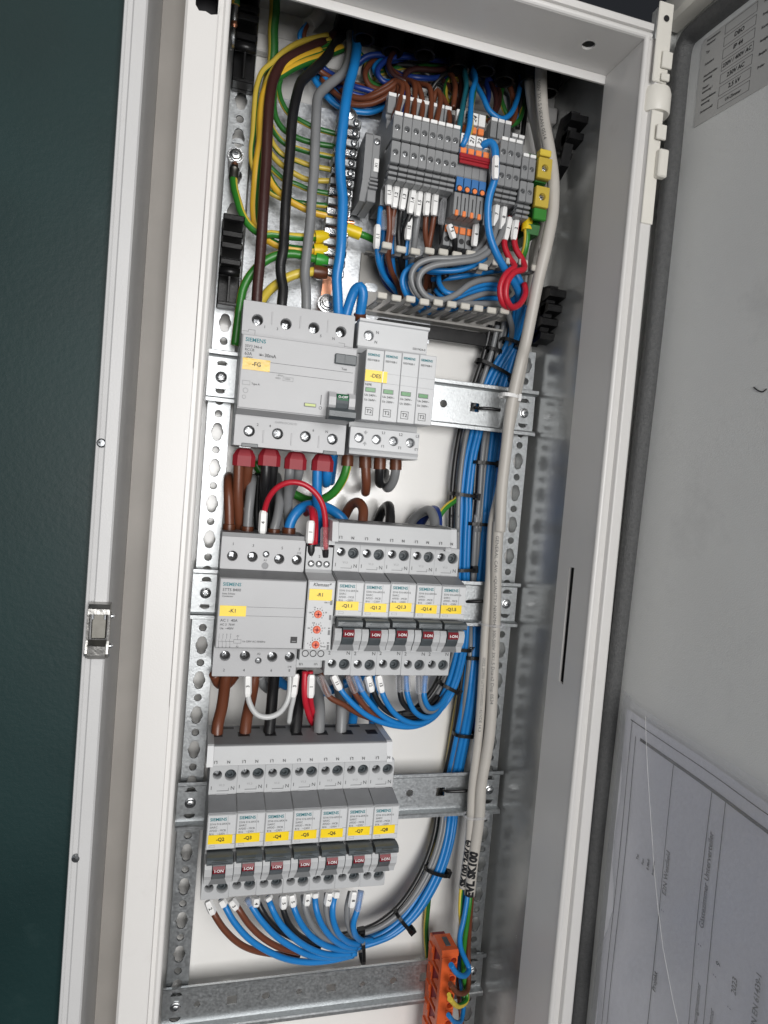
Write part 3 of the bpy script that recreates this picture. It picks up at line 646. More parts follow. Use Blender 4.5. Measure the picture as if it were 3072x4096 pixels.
for i, (x, z, n, rw) in enumerate(places):
    o = [c for c in bpy.data.objects if c.get('category') == 'circuit breaker'][i]
    mk = sub(o, 'marker_label')[0]; mk.location = (random.uniform(-.0003, .0007), 0, random.uniform(-.0004, .0004)); mk.rotation_euler = (0, random.uniform(-.02, .02), 0); o.location.z += random.uniform(-.0004, .0004); o.location.y += random.uniform(-.0004, .0003); o.rotation_euler = (random.uniform(-.004, .004), 0, 0)
    text(n, 3.1, 'ink', mk, (7.8, -62.6, 5.8), bold=.022)

# ---- residual current breaker -FG
def dev_rccb():
    t = thing('residual_current_breaker', 'wide grey residual current breaker with yellow label -FG and green O-OFF switch', 'circuit breaker', (9.6, 0, 0)); W = 71.6
    b = MB(); b.prism([(-2, 43.4), (-36, 43.4), (-36, 22.6), (-45, 22.6), (-60, 20.2), (-60, -25), (-45, -27.4), (-36, -27.4), (-36, -46.6), (-2, -46.6)], 0, W); b.build('body', 'rccb_plastic', t, org=Z0)
    hs = [(9.2, 32.6, 3.7), (27.2, 32.6, 3.7), (45.2, 32.6, 3.7), (63, 32.6, 3.7)]
    holes_plate(t, .1, W-.1, 22.8, 43.8, hs, -45, 'rccb_plastic'); hole_back(t, 0, W, 23, 43, -37)
    hs2 = [(9.2, -37.4, 3.7), (27.2, -37.4, 3.7), (45.2, -37.4, 3.7), (63, -37.4, 3.7)]
    holes_plate(t, .1, W-.1, -46.9, -27.6, hs2, -45, 'rccb_plastic'); hole_back(t, 0, W, -46, -28, -37)
    for a, z, c in hs: screw(t, (a-.2, -39, z-.5), 2.9)
    for a, z, c in hs2: screw(t, (a-.2, -42.2, z+.2), 3.0)
    b = MB()
    for x in (18.2, 36.2, 54.1):
        for z0, z1 in ((31, 39), (-44, -36)): b.box(x-.45, x+.45, -45.5, -44.6, z0, z1, .2)
    b.build('moulded_rib', 'rccb_plastic', t, org=Z0)
    for s_, x, z in (('1', 14, 28.8), ('3', 22, 28.6), ('5', 50, 28), ('N', 58.4, 27.4), ('2', 14.2, -33), ('4', 22, -33), ('6', 50, -33), ('N', 58.8, -33)): text(s_, 2.4, 'grey_ink', t, (x, -45.4, z))
    b = MB(); b.box(.25, W-.25, -61, -59.8, -24.6, 19.8, .4); b.build('face', 'rccb_plastic', t, org=Z0)
    text('SIEMENS', 3.3, 'teal_ink', t, (2, -61.2, 16.6), align='LEFT', name='brand_lettering', bold=.02)
    for q, z, s_ in (('5SV3 346-6', 12.8, 2.2), ('RCCB', 10.6, 2.2), ('63A', 8.2, 2.7), ('~400V', 5.9, 1.9)): text(q, s_, 'grey_ink', t, (2, -61.2, z), align='LEFT')
    text('I∆n', 2.0, 'grey_ink', t, (10.6, -61.2, 8.4), align='LEFT'); text('30mA', 2.9, 'grey_ink', t, (14, -61.2, 8.3), align='LEFT', bold=.02)
    b = MB(); b.box(17.5, 70, -61.15, -60.95, 4.4, 4.6); b.box(17.5, 70, -61.15, -60.95, -1.4, -1.2); b.build('printed_line', 'grey_ink', t, org=Z0)
    text('~400A', 1.6, 'pale_ink', t, (22, -61.2, -2.6), align='LEFT'); text('400V', 1.6, 'pale_ink', t, (21.5, -61.2, -4.4), align='LEFT'); text('10000', 1.5, 'pale_ink', t, (27, -61.2, -4.3), align='LEFT')
    b = MB()
    for a, c, e, g in ((26.2, 32.6, -5.5, -5.3), (26.2, 32.6, -3.3, -3.1), (26.2, 26.4, -5.5, -3.1), (32.4, 32.6, -5.5, -3.1), (2, 6.6, -8.2, -8.0), (2, 6.6, -10.6, -10.4), (2, 2.2, -10.6, -8), (6.4, 6.6, -10.6, -8)): b.box(a, c, -61.15, -60.95, e, g)
    b.lathe((4.2, -61.1, -14), (0, -1, 0), [(1.6, 0), (1.35, .05)], 14); b.lathe((3.6, -61.1, -18), (0, -1, 0), [(1.2, 0), (.95, .05)], 14); b.build('printed_symbol', 'pale_ink', t, org=Z0)
    text('Type A', 1.7, 'grey_ink', t, (7.4, -61.2, -9.6), align='LEFT'); text('Test', 2.0, 'grey_ink', t, (64, -61.2, 6.2))
    b = MB(); b.box(1.2, 17.8, -61.45, -61.05, -1.4, 5.6); mk = b.build('marker_label', 'gold_label', t, org=Z0); text('-FG', 3.6, 'ink', mk, (9.6, -61.7, 2.2))
    b = MB(); b.box(57.4, 71.2, -63.2, -60.6, 8.9, 15.2, .5); b.box(63.6, 64.4, -63.6, -63, 9.4, 14.8); b.build('test_button', 'slate_plastic', t, org=Z0)
    b = MB(); b.box(40.4, 48, -61.6, -60.8, -19.7, -17.4, .2); wn = b.build('window_frame', 'mid_grey', t, org=Z0); b = MB(); b.box(40.9, 47.5, -61.9, -61.5, -19.3, -17.8); b.build('indicator_window', 'lime_window', t, org=Z0)
    b = MB(); b.lathe((50.8, -61.1, -19.6), (0, -1, 0), [(1.0, 0), (.75, .05)], 14); b.box(50.6, 51, -61.15, -60.95, -17.6, -11.5); b.build('printed_symbol', 'grey_ink', t, org=Z0)
    # switch
    b = MB()
    for a, c in ((54.8, 59.2), (67.4, 71.4)): b.prism([(-60, -8.6), (-66, -9.4), (-68, -12.5), (-68, -17.5), (-65.5, -21.6), (-60, -22.6)], a, c)
    b.build('switch_cheek', 'rccb_plastic', t, org=Z0)
    b = MB(); b.prism([(-59, -9.4), (-66.5, -10.2), (-68.2, -13), (-67.4, -16), (-66, -20), (-59, -21)], 59.5, 67.1); sw = b.build('switch_drum', 'slate_plastic', t, org=Z0)
    b = MB(); b.add([(59.6, -66.8, -10.2), (67.0, -66.8, -10.2), (67.0, -68.45, -13.0), (59.6, -68.45, -13.0), (67, -68.15, -14.2), (59.6, -68.15, -14.2)], [(0, 1, 2, 3), (3, 2, 4, 5)]); b.build('state_band', 'green_dark', sw, org=Z0)
    text('O-OFF', 2.1, 'white_ink', sw, (63.3, -68.7, -12.2), bold=.02)
    b = MB(); b.prism([(-60, -18.6), (-70, -19.4), (-73.5, -21.5), (-73.5, -24.8), (-70, -26.6), (-60, -26.2)], 54.6, 71.2)
    for k in range(2): b.box(58.5-k, 67+k, -73.9, -73.3, -22.8-1.3*k, -22.3-1.3*k)
    b.build('handle', 'slate_plastic', t, org=Z0)
    b = MB(); b.box(5, 15.4, -45.8, -40, -47.6, -45.2, .3); b.box(57.4, 66.6, -45.8, -40, -47.6, -45.2, .3); b.build('clip', 'slate_plastic', t, org=Z0)
    for rc_ in (((0.4, 4.2, 24.6, 24.9), (4.0, 4.3, 24.6, 26), (4.2, 8.2, 25.8, 26.1), (8.1, 8.4, 22.9, 26)), ((62, 66, 25.2, 25.5), (65.8, 66.1, 23, 25.4), (66, 71, 23.3, 23.6))):
        b = MB()
        for x0, x1, z0, z1 in rc_: b.box(x0, x1, -45.25, -44.95, z0, z1)
        b.build('moulded_line', 'mid_grey', t, org=Z0)
    text('GAPF01DC0521D', 1.9, 'pale_ink', t, (32, -45.4, -30.2), align='CENTER')
dev_rccb()
# ---- surge arrester -DES
def dev_des():
    t = thing('surge_arrester', 'grey four module surge arrester with yellow label -DES and green windows', 'surge arrester', (84.4, 0, 0)); W = 48
    b = MB(); b.prism([(-2, 42.6), (-38, 42.6), (-38, 20), (-38, -26), (-38, -46), (-2, -46)], 0, W); b.build('base', 'grey_plastic', t, org=Z0)
    holes_plate(t, .1, W-.1, 25.6, 41.2, [(7.2, 33.0, 3.6)], -44, 'face_plastic'); hole_back(t, 0, W, 26, 41, -38.2); screw(t, (7.2, -41.5, 32.8), 3.2)
    b = MB(); b.prism([(-38, 25.6), (-44.4, 25.8), (-45.6, 24.4), (-42, 21.4), (-38, 21.4)], .1, W-.1); b.prism([(-37, 43.4), (-45.6, 43.4), (-45.6, 41.8), (-43.8, 41.0), (-37, 41)], .1, W+.6); b.build('moulded_bead', 'face_plastic', t, org=Z0)
    text('N', 2.6, 'grey_ink', t, (12.8, -44.4, 35.6)); text('N', 2.6, 'grey_ink', t, (12.2, -44.4, 29.4), rot=180); text('5SD7424-0', 2.0, 'grey_ink', t, (42.4, -44.4, 28.4))
    xs = [6.2, 18.2, 30.2, 42.0]
    holes_plate(t, .1, W-.1, -41.6, -27.8, [(x, -34.6, 3.4) for x in xs], -44, 'face_plastic'); hole_back(t, 0, W, -41, -28, -38.2)
    b = MB(); b.prism([(-37, -41.4), (-43.6, -41.6), (-45.4, -42.6), (-44.2, -44), (-45, -45.6), (-37, -46)], .1, W-.1); b.build('moulded_bead', 'face_plastic', t, org=Z0)
    for x, q in zip(xs, ('⏚', 'L1', 'L2', 'L3')):
        screw(t, (x, -41.2, -34.7), 3.0)
        if q != '⏚': text(q, 2.6, 'grey_ink', t, (x+4.6, -44.4, -29.8)); text(q, 2.4, 'grey_ink', t, (x+4.4, -44.4, -38.6), rot=180)
        else:
            g = MB()
            for zz, sg in ((-30.5, 1), (-38.4, -1)):
                for k, w_ in enumerate((1.3, .9, .4)): g.box(x+4.2-w_, x+4.2+w_, -44.5, -43.9, zz-sg*.6*k, zz-sg*.6*k+.22)
                g.box(x+4.1, x+4.3, -44.5, -43.9, min(zz, zz+sg*1.2), max(zz, zz+sg*1.2))
            g.build('earth_symbol', 'grey_ink', t, org=Z0)
    for k in range(4):
        x = 2.9+11.9*k; z1 = 21.2+.35*k; z0 = -23.8+.25*k
        b = MB(); b.box(x+.08, x+11.75, -60, -38.2, z0, z1, .35); md = b.build('arrester_module', 'face_plastic', t, org=Z0)
        text('SIEMENS', 2.15, 'teal_ink', md, (x+1, -60.3, 17.7+.3*k), align='LEFT', name='brand_lettering', bold=.02)
        text('5SD7428-%d' % (0 if k == 0 else 1), 1.75, 'grey_ink', md, (x+1, -60.3, 14.4+.3*k), align='LEFT')
        b = MB(); b.box(x+.3, x+11.5, -60.2, -59.95, 6.9, 7.0); b.box(x+.3, x+11.5, -60.2, -59.95, .6, .7); b.build('printed_line', 'pale_ink', md, org=Z0)
        b = MB(); b.box(x+1.2, x+8.0, -60.4, -59.9, -5.9, -3.0, .15); wf = b.build('window_frame', 'mid_grey', md, org=Z0); b = MB(); b.box(x+1.4, x+7.4, -60.7, -60.35, -5.6, -3.4); b.build('status_window', 'green_window', wf, org=Z0)
        text('Un 240V~', 1.95, 'grey_ink', md, (x+.9, -60.3, -8), align='LEFT'); text('Uc %dV~' % (264 if k == 0 else 350), 1.95, 'grey_ink', md, (x+.9, -60.3, -11), align='LEFT')
        text('T2', 3.3, 'grey_ink', md, (x+4.8, -60.3, -18.2))
        b = MB(); 
        for a, c, e, g in ((2.2, 7.4, -20.6, -20.3), (2.2, 7.4, -16.0, -15.7), (2.2, 2.5, -20.6, -15.7), (7.1, 7.4, -20.6, -15.7)): b.box(x+a, x+c, -60.2, -59.95, e, g)
        b.build('class_box', 'grey_ink', md, org=Z0)
        if k == 0: text('N/PE', 2.1, 'grey_ink', md, (x+.8, -60.3, -1.3), align='LEFT')
    b = MB(); b.box(3.1, 17.6, -60.75, -60.25, .8, 8.0); mk = b.build('marker_label', 'yellow_label', t, org=Z0); text('-DES', 3.5, 'ink', mk, (10, -61, 4.4))
    b = MB(); b.box(14.4, 14.9, -61, -60.7, .8, 8.0); b.build('label_seam', 'white_tag', mk, org=Z0)
dev_des()
# ---- contactor -K1
def dev_k1():
    t = thing('contactor', 'grey contactor with yellow label -K1 and wiring diagram print', 'contactor', (7.0, 0, -150)); W = 54.2
    b = MB(); b.prism([(-2, 44), (-33, 44), (-33, 23), (-40, 23.4), (-58, 20.4), (-58, -23.8), (-40, -26.4), (-33, -26.4), (-33, -46.8), (-2, -46.8)], 0, W); b.build('body', 'mid_grey', t, org=Z0)
    hs = [(7.4, 31.8, 3.5), (20.2, 31.8, 3.5), (28.8, 34.0, 2.3), (37.6, 31.2, 3.5), (49.2, 31.2, 3.5), (28.6, 23.6+2.8, 2.3)]
    holes_plate(t, .1, W-.1, 23.4, 44.2, hs, -40, 'rccb_plastic'); hole_back(t, 0, W, 24, 43.6, -33.4)
    b = MB(); b.prism([(-33, 44.2), (-39.6, 44.2), (-39.6, 47.0), (-8, 47.0), (-8, 44.2)], .1, W-.1); b.build('top_cover', 'mid_grey', t, org=Z0)
    hs2 = [(7.4, -33.6, 3.5), (20.2, -33.6, 3.5), (29, -36.6, 2.3), (38, -34, 3.5), (49.6, -34, 3.5)]
    holes_plate(t, .1, W-.1, -47, -26.6, hs2, -40, 'rccb_plastic'); hole_back(t, 0, W, -46.4, -27, -33.4)
    for a, z, c in hs[:-1]+hs2: screw(t, (a-(.5 if c > 3 else 0), -34.9 if c > 3 else -38.0, z+(.5 if c > 3 else 0)), c-(1.1 if c > 3 else .5))
    b = MB(); b.cyl((28.6, -38.5, 26.4), (0, -1, 0), 2.1, 1.2, 16); b.build('indicator', 'comb_grey', t, org=Z0)
    for q, x, z in (('1', 7.4, 39.6), ('3', 20.2, 39.2), ('5', 39, 38.6), ('7', 50.4, 38.4), ('2', 7.4, -43), ('4', 20.2, -43), ('6', 38, -43), ('8', 50, -43)): text(q, 2.5, 'grey_ink', t, (x, -40.4, z))
    text('(13)', 1.6, 'grey_ink', t, (50.4, -40.4, 36)); text('A1', 1.9, 'grey_ink', t, (28.6, -40.4, 30)); text('(14)', 1.6, 'grey_ink', t, (50, -40.4, -40.4)); text('A2', 1.9, 'grey_ink', t, (29, -40.4, -32))
    b = MB(); b.box(.25, W-.25, -58.9, -57.9, -23.4, 20.0, .4); b.build('face', 'rccb_plastic', t, org=Z0)
    text('SIEMENS', 3.0, 'teal_ink', t, (2, -59.1, 16.4), align='LEFT', name='brand_lettering', bold=.02)
    for q, z, s_ in (('5TT5 8400', 13.0, 2.5), ('Insta Schütz', 10.6, 1.6), ('Contactor', 9.0, 1.6), ('AC 1  40A', -6.2, 2.4), ('AC 3  7kW', -8.8, 1.9), ('Ue  ~400V', -11.2, 1.9)): text(q, s_, 'grey_ink', t, (2, -59.1, z), align='LEFT')
    b = MB(); b.box(17.4, W-.6, -59.05, -58.85, 2.6, 2.75); b.box(17.4, W-.6, -59.05, -58.85, -3.0, -2.85)
    for k in range(4):
        x = 1.9+2.3*k; b.box(x, x+.16, -59.05, -58.85, -17.6, -15.6); b.box(x, x+.16, -59.05, -58.85, -22.4, -20.6); b.add([(x-.5, -59, -18.0), (x-.34, -59, -18.0), (x+.16, -59, -20.6), (x, -59, -20.6)], [(0, 1, 2, 3)])
    for a, c, e, g in ((1.9, 11, -19.4, -19.25), (11, 15.6, -20.4, -20.25), (11, 15.6, -18.2, -18.05), (11, 11.15, -20.4, -18.05), (15.45, 15.6, -20.4, -18.05), (13.2, 13.35, -22, -20.4), (13.2, 13.35, -18.1, -16.6)): b.box(a, c, -59.05, -58.85, e, g)
    b.build('wiring_diagram', 'grey_ink', t, org=Z0)
    text('Uc 230V AC 50/60Hz', 1.6, 'grey_ink', t, (16.4, -59.1, -19.2), align='LEFT'); text('A1', 1.4, 'grey_ink', t, (13.4, -59.1, -15.8)); text('A2', 1.4, 'grey_ink', t, (13.4, -59.1, -22.6))
    for k, q in enumerate('1357'): text(q, 1.3, 'grey_ink', t, (2+2.3*k, -59.1, -15.0)); text('2468'[k], 1.3, 'grey_ink', t, (2+2.3*k, -59.1, -22.9))
    b = MB(); b.box(46.4, 50.6, -59.3, -58.6, -19.6, -15.6); b.box(47.2, 49.8, -59.5, -59.2, -18.8, -18.2, 0, 1); b.build('status_flag', ['ink', 'mid_grey'], t, org=Z0)
    b = MB(); b.box(1.2, 17.2, -59.3, -58.95, -3.4, 3.2); mk = b.build('marker_label', 'yellow_label', t, org=Z0); text('-K1', 3.3, 'ink', mk, (9, -59.6, 0))
dev_k1()
# ---- timer relay -R1
def dev_r1():
    t = thing('timer_relay', 'slim light grey timer relay with three orange dials and yellow label -R1', 'relay', (62.0, 0, -150)); W = 17.6
    b = MB(); b.prism([(-2, 41), (-42, 41), (-42, 26), (-44, 24), (-59, 21), (-59, -24), (-47, -26), (-47, -34), (-36, -36), (-36, -42), (-2, -42)], 0, W); b.build('body', 'grey_plastic', t, org=Z0)
    for k, x in enumerate((3.6, 8.8, 14.0)):
        b = MB(); b.cyl((x, -41.9, 29.6), (0, -1, 0), 2.3, .2, 16, 0); b.build('screw_hole', 'hole_shade', t, org=Z0); screw(t, (x, -42, 29.6), 2.0, False); text('123'[k], 2.4, 'grey_ink', t, (x, -42.3, 34.6))
    b = MB(); b.box(.3, W-.3, -59.8, -58.9, -23.6, 20.6, .3); b.build('face', 'face_plastic', t, org=Z0)
    text('Klemsan*', 3.0, 'grey_ink', t, (8.8, -60.0, 18.6), bold=.015, shear=.25, name='brand_lettering')
    b = MB(); b.box(.9, 15.6, -60.4, -59.9, 8.6, 15.8); mk = b.build('marker_label', 'yellow_label', t, org=Z0); text('-R1', 3.2, 'ink', mk, (8, -60.7, 12.2))
    for k, z in enumerate((-.4, -10.4, -20.2)):
        b = MB(); b.lathe((7.6, -59.8, z), (0, -1, 0), [(2.5, 0), (2.5, .9), (2.1, 1.2), (.01, 1.2)], 18); b.box(6.0, 9.2, -61.2, -60.9, z-.35, z+.35, 0, 1); b.box(7.25, 7.95, -61.2, -60.9, z-1.6, z+1.6, 0, 1); b.build('dial', ['orange_knob', 'red_ferrule'], t, org=Z0)
        b = MB()
        for j in range(10):
            a = math.radians(-40+28*j); b.box(7.6+3.6*math.cos(a)-.18, 7.6+3.6*math.cos(a)+.18, -60.05, -59.8, z+3.6*math.sin(a)-.4, z+3.6*math.sin(a)+.4)
        b.build('dial_scale', 'ink', t, org=Z0)
        for j, q in enumerate((('100', '10', '1', '10'), ('0.6', '0.8', '1', 'x1'), ('e', 'f', 'g', 'h'))[k]): a = math.radians(170-52*j); text(q, 1.3, 'ink', t, (7.6+5.2*math.cos(a), -60.05, z+4.8*math.sin(a)))
    b = MB()
    for z in (7.4, -2.4, -12.2, -21.8): b.box(15, 16.4, -60.1, -59.7, z-1.6, z+1.6, .1)
    b.build('led', 'mid_grey', t, org=Z0); text('ON / I', 1.3, 'ink', t, (12.8, -60.05, 7.2)); text('M1', 1.2, 'ink', t, (15.7, -60.05, -9.4)); text('M2', 1.2, 'ink', t, (15.7, -60.05, -19)); text('mode', 1.3, 'ink', t, (12.8, -60.05, -21.4))
    b = MB()
    for x in (3.6, 8.8, 14): b.lathe((x, -47.1, -29.4), (0, -1, 0), [(2.3, 0), (2.3, .3), (1.8, .3), (1.8, 0)], 18)
    b.build('vent_ring', 'ink', t, org=Z0)
    text('U2', 2.2, 'ink', t, (3, -36.3, -39.6), rot=180); text('U1', 2.2, 'ink', t, (13, -36.3, -39.6), rot=180)
dev_r1()
# ---- comb busbar covers
def comb(label, x0, n, z, yf, pitch, xend):
    t = thing('busbar_cover', label, 'busbar cover', (x0, 0, z)); Wd = xend-x0
    zt, zb = 62.4, 50.4
    b = MB(); b.prism([(-20, zt), (-52, zt), (-53.6, zt-1), (-54.8, zb), (-45.5, zb), (-45.5, zb-3), (-20, zb-3)], 1.2, Wd-1.2); b.build('housing', 'comb_grey', t, org=Z0)
    b = MB(); b.prism([(-53.6, zt-.1), (-54.4, zt-.4), (-56.2, zb), (-55.6, zb-.4), (-50, zb-.4), (-53, zt-1.2)], 4.1, Wd-4.1); b.build('front_cover', 'grey_plastic', t, org=Z0)
    for a in (0, Wd-4):
        b = MB(); b.prism([(-19.6, zt+.5), (-52.2, zt+.5), (-53.6, zt-.2), (-56.6, zb-.6), (-46, zb-1), (-46, zb-4), (-19.6, zb-4)], a, a+4); b.build('end_cap', 'face_plastic', t, org=Z0)
    b = MB(); bars = []
    for k in range(n*2):
        xx = 5+pitch*.5*k; 
        if xx > Wd-6: break
        if k % 2 == 0: b.box(xx-3, xx+4.6, -39.4, -31.5, zt-.3, zt+.12)
        else: b.box(xx-4, xx+3.6, -26, -22.4, zt-.3, zt+.12)
    b.build('wire_slot', 'ink', t, org=Z0)
    for k in range(n):
        text('L1', 2.6, 'grey_ink', t, (5.4+pitch*k, -56.5, zb+2.4), rot=180, bold=.015)
        if 13.6+pitch*k < Wd-2: text('N', 2.6, 'grey_ink', t, (13.6+pitch*k, -56.5, zb+2.4), rot=180, bold=.015)
comb('grey busbar cover above the lower row of seven breakers', 7.2, 7, -300, -55, 17.6, 129.0)
comb('grey busbar cover above the upper row of five breakers', 75.6, 5, -153.2, -55, 17.2, 161.8)

# ================================================================== terminal strip X1
ordn = ['first', 'second', 'third', 'fourth', 'fifth', 'sixth', 'seventh', 'eighth']
def sq_face(parent, x0, x1, y, zc, h, m, hole=2.0):
    cx = (x0+x1)/2; holes_plate(parent, x0+.25, x1-.25, zc-h/2, zc+h/2, [(cx, zc, min(hole, (x1-x0)/2-.75))], y, m, 'screw_tower', 5); hole_back(parent, x0+.2, x1-.2, zc-h/2, zc+h/2, y+3.6); screw(parent, (cx, y+2.6, zc), min(hole, (x1-x0)/2-.75)-.1, True)
def dd_terminal(x, w_, label, m='tblock', dz=0, grp='grey double deck terminals', marker='white_tag', rear=True):
    t = thing('terminal_block', label, 'terminal block', (x, 0, 150+dz), grp); h = w_/2-.12
    b = MB(); b.prism([(-3, 34), (-18, 44), (-26, 44), (-26, 34), (-30, 30), (-30, 23.5), (-45.5, 23.5), (-45.5, 9.5), (-32, 9.5), (-32, 7), (-45.5, 7), (-45.5, -6), (-43, -8), (-43, -10), (-40.5, -10.4), (-40.5, -12), (-38, -12.4), (-38, -14), (-35, -15.5), (-30, -16), (-30, -26), (-3, -26)], -h, h); b.build('body', m, t, org=Z0)
    sq_face(t, -w_/2, w_/2, -50, 16.4, 14.0, m); sq_face(t, -w_/2, w_/2, -50, .8, 13.2, m)
    b = MB()
    for k in range(3): b.box(-h, h, -46-1.0*(2-k)-.5, -38, -7.6-2.9*k-1.9, -7.6-2.9*k, .3)
    b.build('rib', m, t, org=Z0)
    if rear: b = MB(); b.box(-h+.2, h-.2, -28.4, -20, 36, 47, .3); b.build('rear_tower', m, t, org=Z0); b = MB(); b.box(-h+.3, h-.3, -29, -22, 47, 49.4, .2); b.build('marker', marker, t, org=Z0)
    b = MB(); b.box(-h+.3, h-.3, -51, -44, 23.7, 26.0, .3); b.build('marker', marker, t, org=Z0)
    return t
xs8 = [97.9, 104.4, 110.6, 116.4, 122.0, 127.4, 132.8, 138.1]
for k, x in enumerate(xs8): dd_terminal(x, 6.2 if k < 3 else 5.5, '%s grey terminal block counted from the X1 end bracket' % ordn[k])
for k, x in enumerate((172.8, 178.2, 183.5)): dd_terminal(x, 5.4, '%s of three grey terminal blocks right of the red jumper' % ordn[k])
for k, x in enumerate((189.4, 194.6)): dd_terminal(x, 5.1, '%s of two lower grey terminal blocks beside the green-yellow one' % ordn[k], dz=-7.5)
# end bracket
t = thing('end_bracket', 'grey end bracket with white X1 tag left of the terminal blocks', 'end bracket', (86, 0, 150))
b = MB(); b.prism([(-4, 15), (-34, 17), (-36, 15), (-36, -14), (-30, -26), (-4, -26)], -5.5, -.5); b.box(-.6, 4.6, -36.5, -4, -12, 15.6, .5); b.box(-1.2, 4.8, -34, -4, -27, -12.2, .5); b.build('body', 'tblock', t, org=Z0)
b = MB()
for k in range(3): b.box(-1, 4.9, -36.9, -34, -14-2.6*k, -12.6-2.6*k, .3)
b.build('rib', 'tblock', t, org=Z0); screw(t, (2.0, -36.8, 11), 2.3)
b = MB(); b.box(1.0, 4.4, -37.6, -36.4, -8.5, 0, .2); mk = b.build('tag_plate', 'white_tag', t, org=Z0); text('X1', 2.7, 'ink', mk, (2.7, -37.8, -4.2), rot=90)
# push-in terminals with orange keys and blue band
for k in range(4):
    x = 144.2+5.45*k; h = 2.6
    t = thing('push_in_terminal', '%s blue and grey push-in terminal with orange keys under the red jumper' % ordn[k], 'terminal block', (x, 0, 150), 'push-in terminals')
    b = MB(); b.prism([(-3, 45), (-26, 46), (-34, 40), (-34, 24), (-46, 22), (-49, 18), (-49, 10.5), (-47.5, 9.5), (-47.5, -4), (-46, -6), (-42, -8), (-42, -14), (-40, -16), (-40, -28), (-30, -30), (-30, -40), (-3, -40)], -h, h); b.build('body', 'tblock', t, org=Z0)
    b = MB(); b.box(-h+.15, h-.15, -49.8, -47, 8.8, 12.4, .2); b.box(-h+.1, h-.1, -48.4, -46, -14.2, -5.2, .3); b.build('blue_band', 'blue_plastic', t, org=Z0)
    b = MB(); b.box(-h+.5, h-.5, -50.4, -48, 9.6, 13.4, .4); b.build('key', 'orange_key', t, org=Z0); b = MB(); b.box(-h+.5, h-.5, -36.6, -33, 31, 35.4, .4); b.build('key', 'orange_key', t, org=Z0)
    b = MB(); b.cyl((0, -47.4, -12.8), (0, -1, 0), 2.2, 1.1, 14); b.build('test_socket', 'ink', t, org=Z0); b = MB(); b.cyl((0, -48.2, -13.2), (0, -1, 0), 1.5, 1.2, 12); b.build('test_pin', 'orange_key', t, org=Z0)
    b = MB(); b.box(-h+.1, h-.1, -46.6, -38, -29.5, -14.6, .3); b.build('lower_body', 'tblock', t, org=Z0); b = MB(); b.box(-.35, .35, -46.9, -46, -27, -17.6); b.build('slit', 'ink', t, org=Z0)
    b = MB(); b.box(-1.2, 1.2, -47.4, -45.6, -30.2, -26.4, .4); b.build('key', 'orange_key', t, org=Z0)
    b = MB(); b.box(-h+.15, h-.15, -50.2, -47.6, 15.4, 22.4, .3); mk = b.build('marker', 'white_tag', t, org=Z0)
    b = MB(); b.box(-h+.15, h-.15, -36.8, -33, 36.6, 44.6, .3); mk2 = b.build('marker', 'white_tag', t, org=Z0)
    if k < 3: text(('19', '21', '23')[k], 4.0, 'ink', mk, (0, -50.5, 18.8), rot=80, shear=.2)
    if k in (1, 2): text(('22', '24')[k-1], 4.0, 'ink', mk2, (0, -37.1, 40.4), rot=80, shear=.2)
    b = MB(); b.box(-h+.1, h-.1, -31, -4, -45, -30.2, .3); b.build('rear_body', 'tblock', t, org=Z0); b = MB(); b.box(-h+.5, h-.5, -32.2, -30, -36, -31.4, .3); b.build('key', 'orange_key', t, org=Z0); b = MB(); b.cyl((0, -31.05, -40.6), (0, -1, 0), 1.9, .3, 14); b.build('wire_entry', 'ink', t, org=Z0)
b = MB(); b.box(141.2, 163, -52.2, -49.9, 154.6, 158.8, .4); b.box(141.6, 162.6, -53.0, -52.1, 155.8, 156.4, .1); b.box(141.6, 162.6, -51.6, -50, 152.4, 154.5, .2); tag(b.build('jumper_bar', 'jumper_red', org=(141, -51, 152)), 'dark red jumper bar plugged across the push-in terminals', 'jumper')
# protective earth terminal
t = thing('earth_terminal', 'green and yellow earth terminal at the right end of the strip', 'terminal block', (204.4, 0, 150))
b = MB(); b.prism([(-3, 30), (-30, 30), (-34, 24), (-45, 20), (-45, 4), (-34, 3), (-34, -1), (-45, -2), (-45, -15), (-38, -20), (-42, -24), (-40, -30), (-3, -30)], -4.4, 4.4); b.build('body', 'w_dark_green', t, org=Z0)
sq_face(t, -5.2, 5.2, -50, 11.8, 13.5, 'w_dark_yellow', 2.6); sq_face(t, -5.2, 5.2, -50, -7.6, 13.5, 'w_dark_yellow', 2.6)
b = MB(); b.box(-4.9, 4.9, -49.5, -46, -23, -15.2, .6); b.build('foot', 'w_green', t, org=Z0); b = MB(); b.box(-4.6, 4.0, -50, -44, 20, 24.5, .5); b.build('marker', 'w_yellow', t, org=Z0)

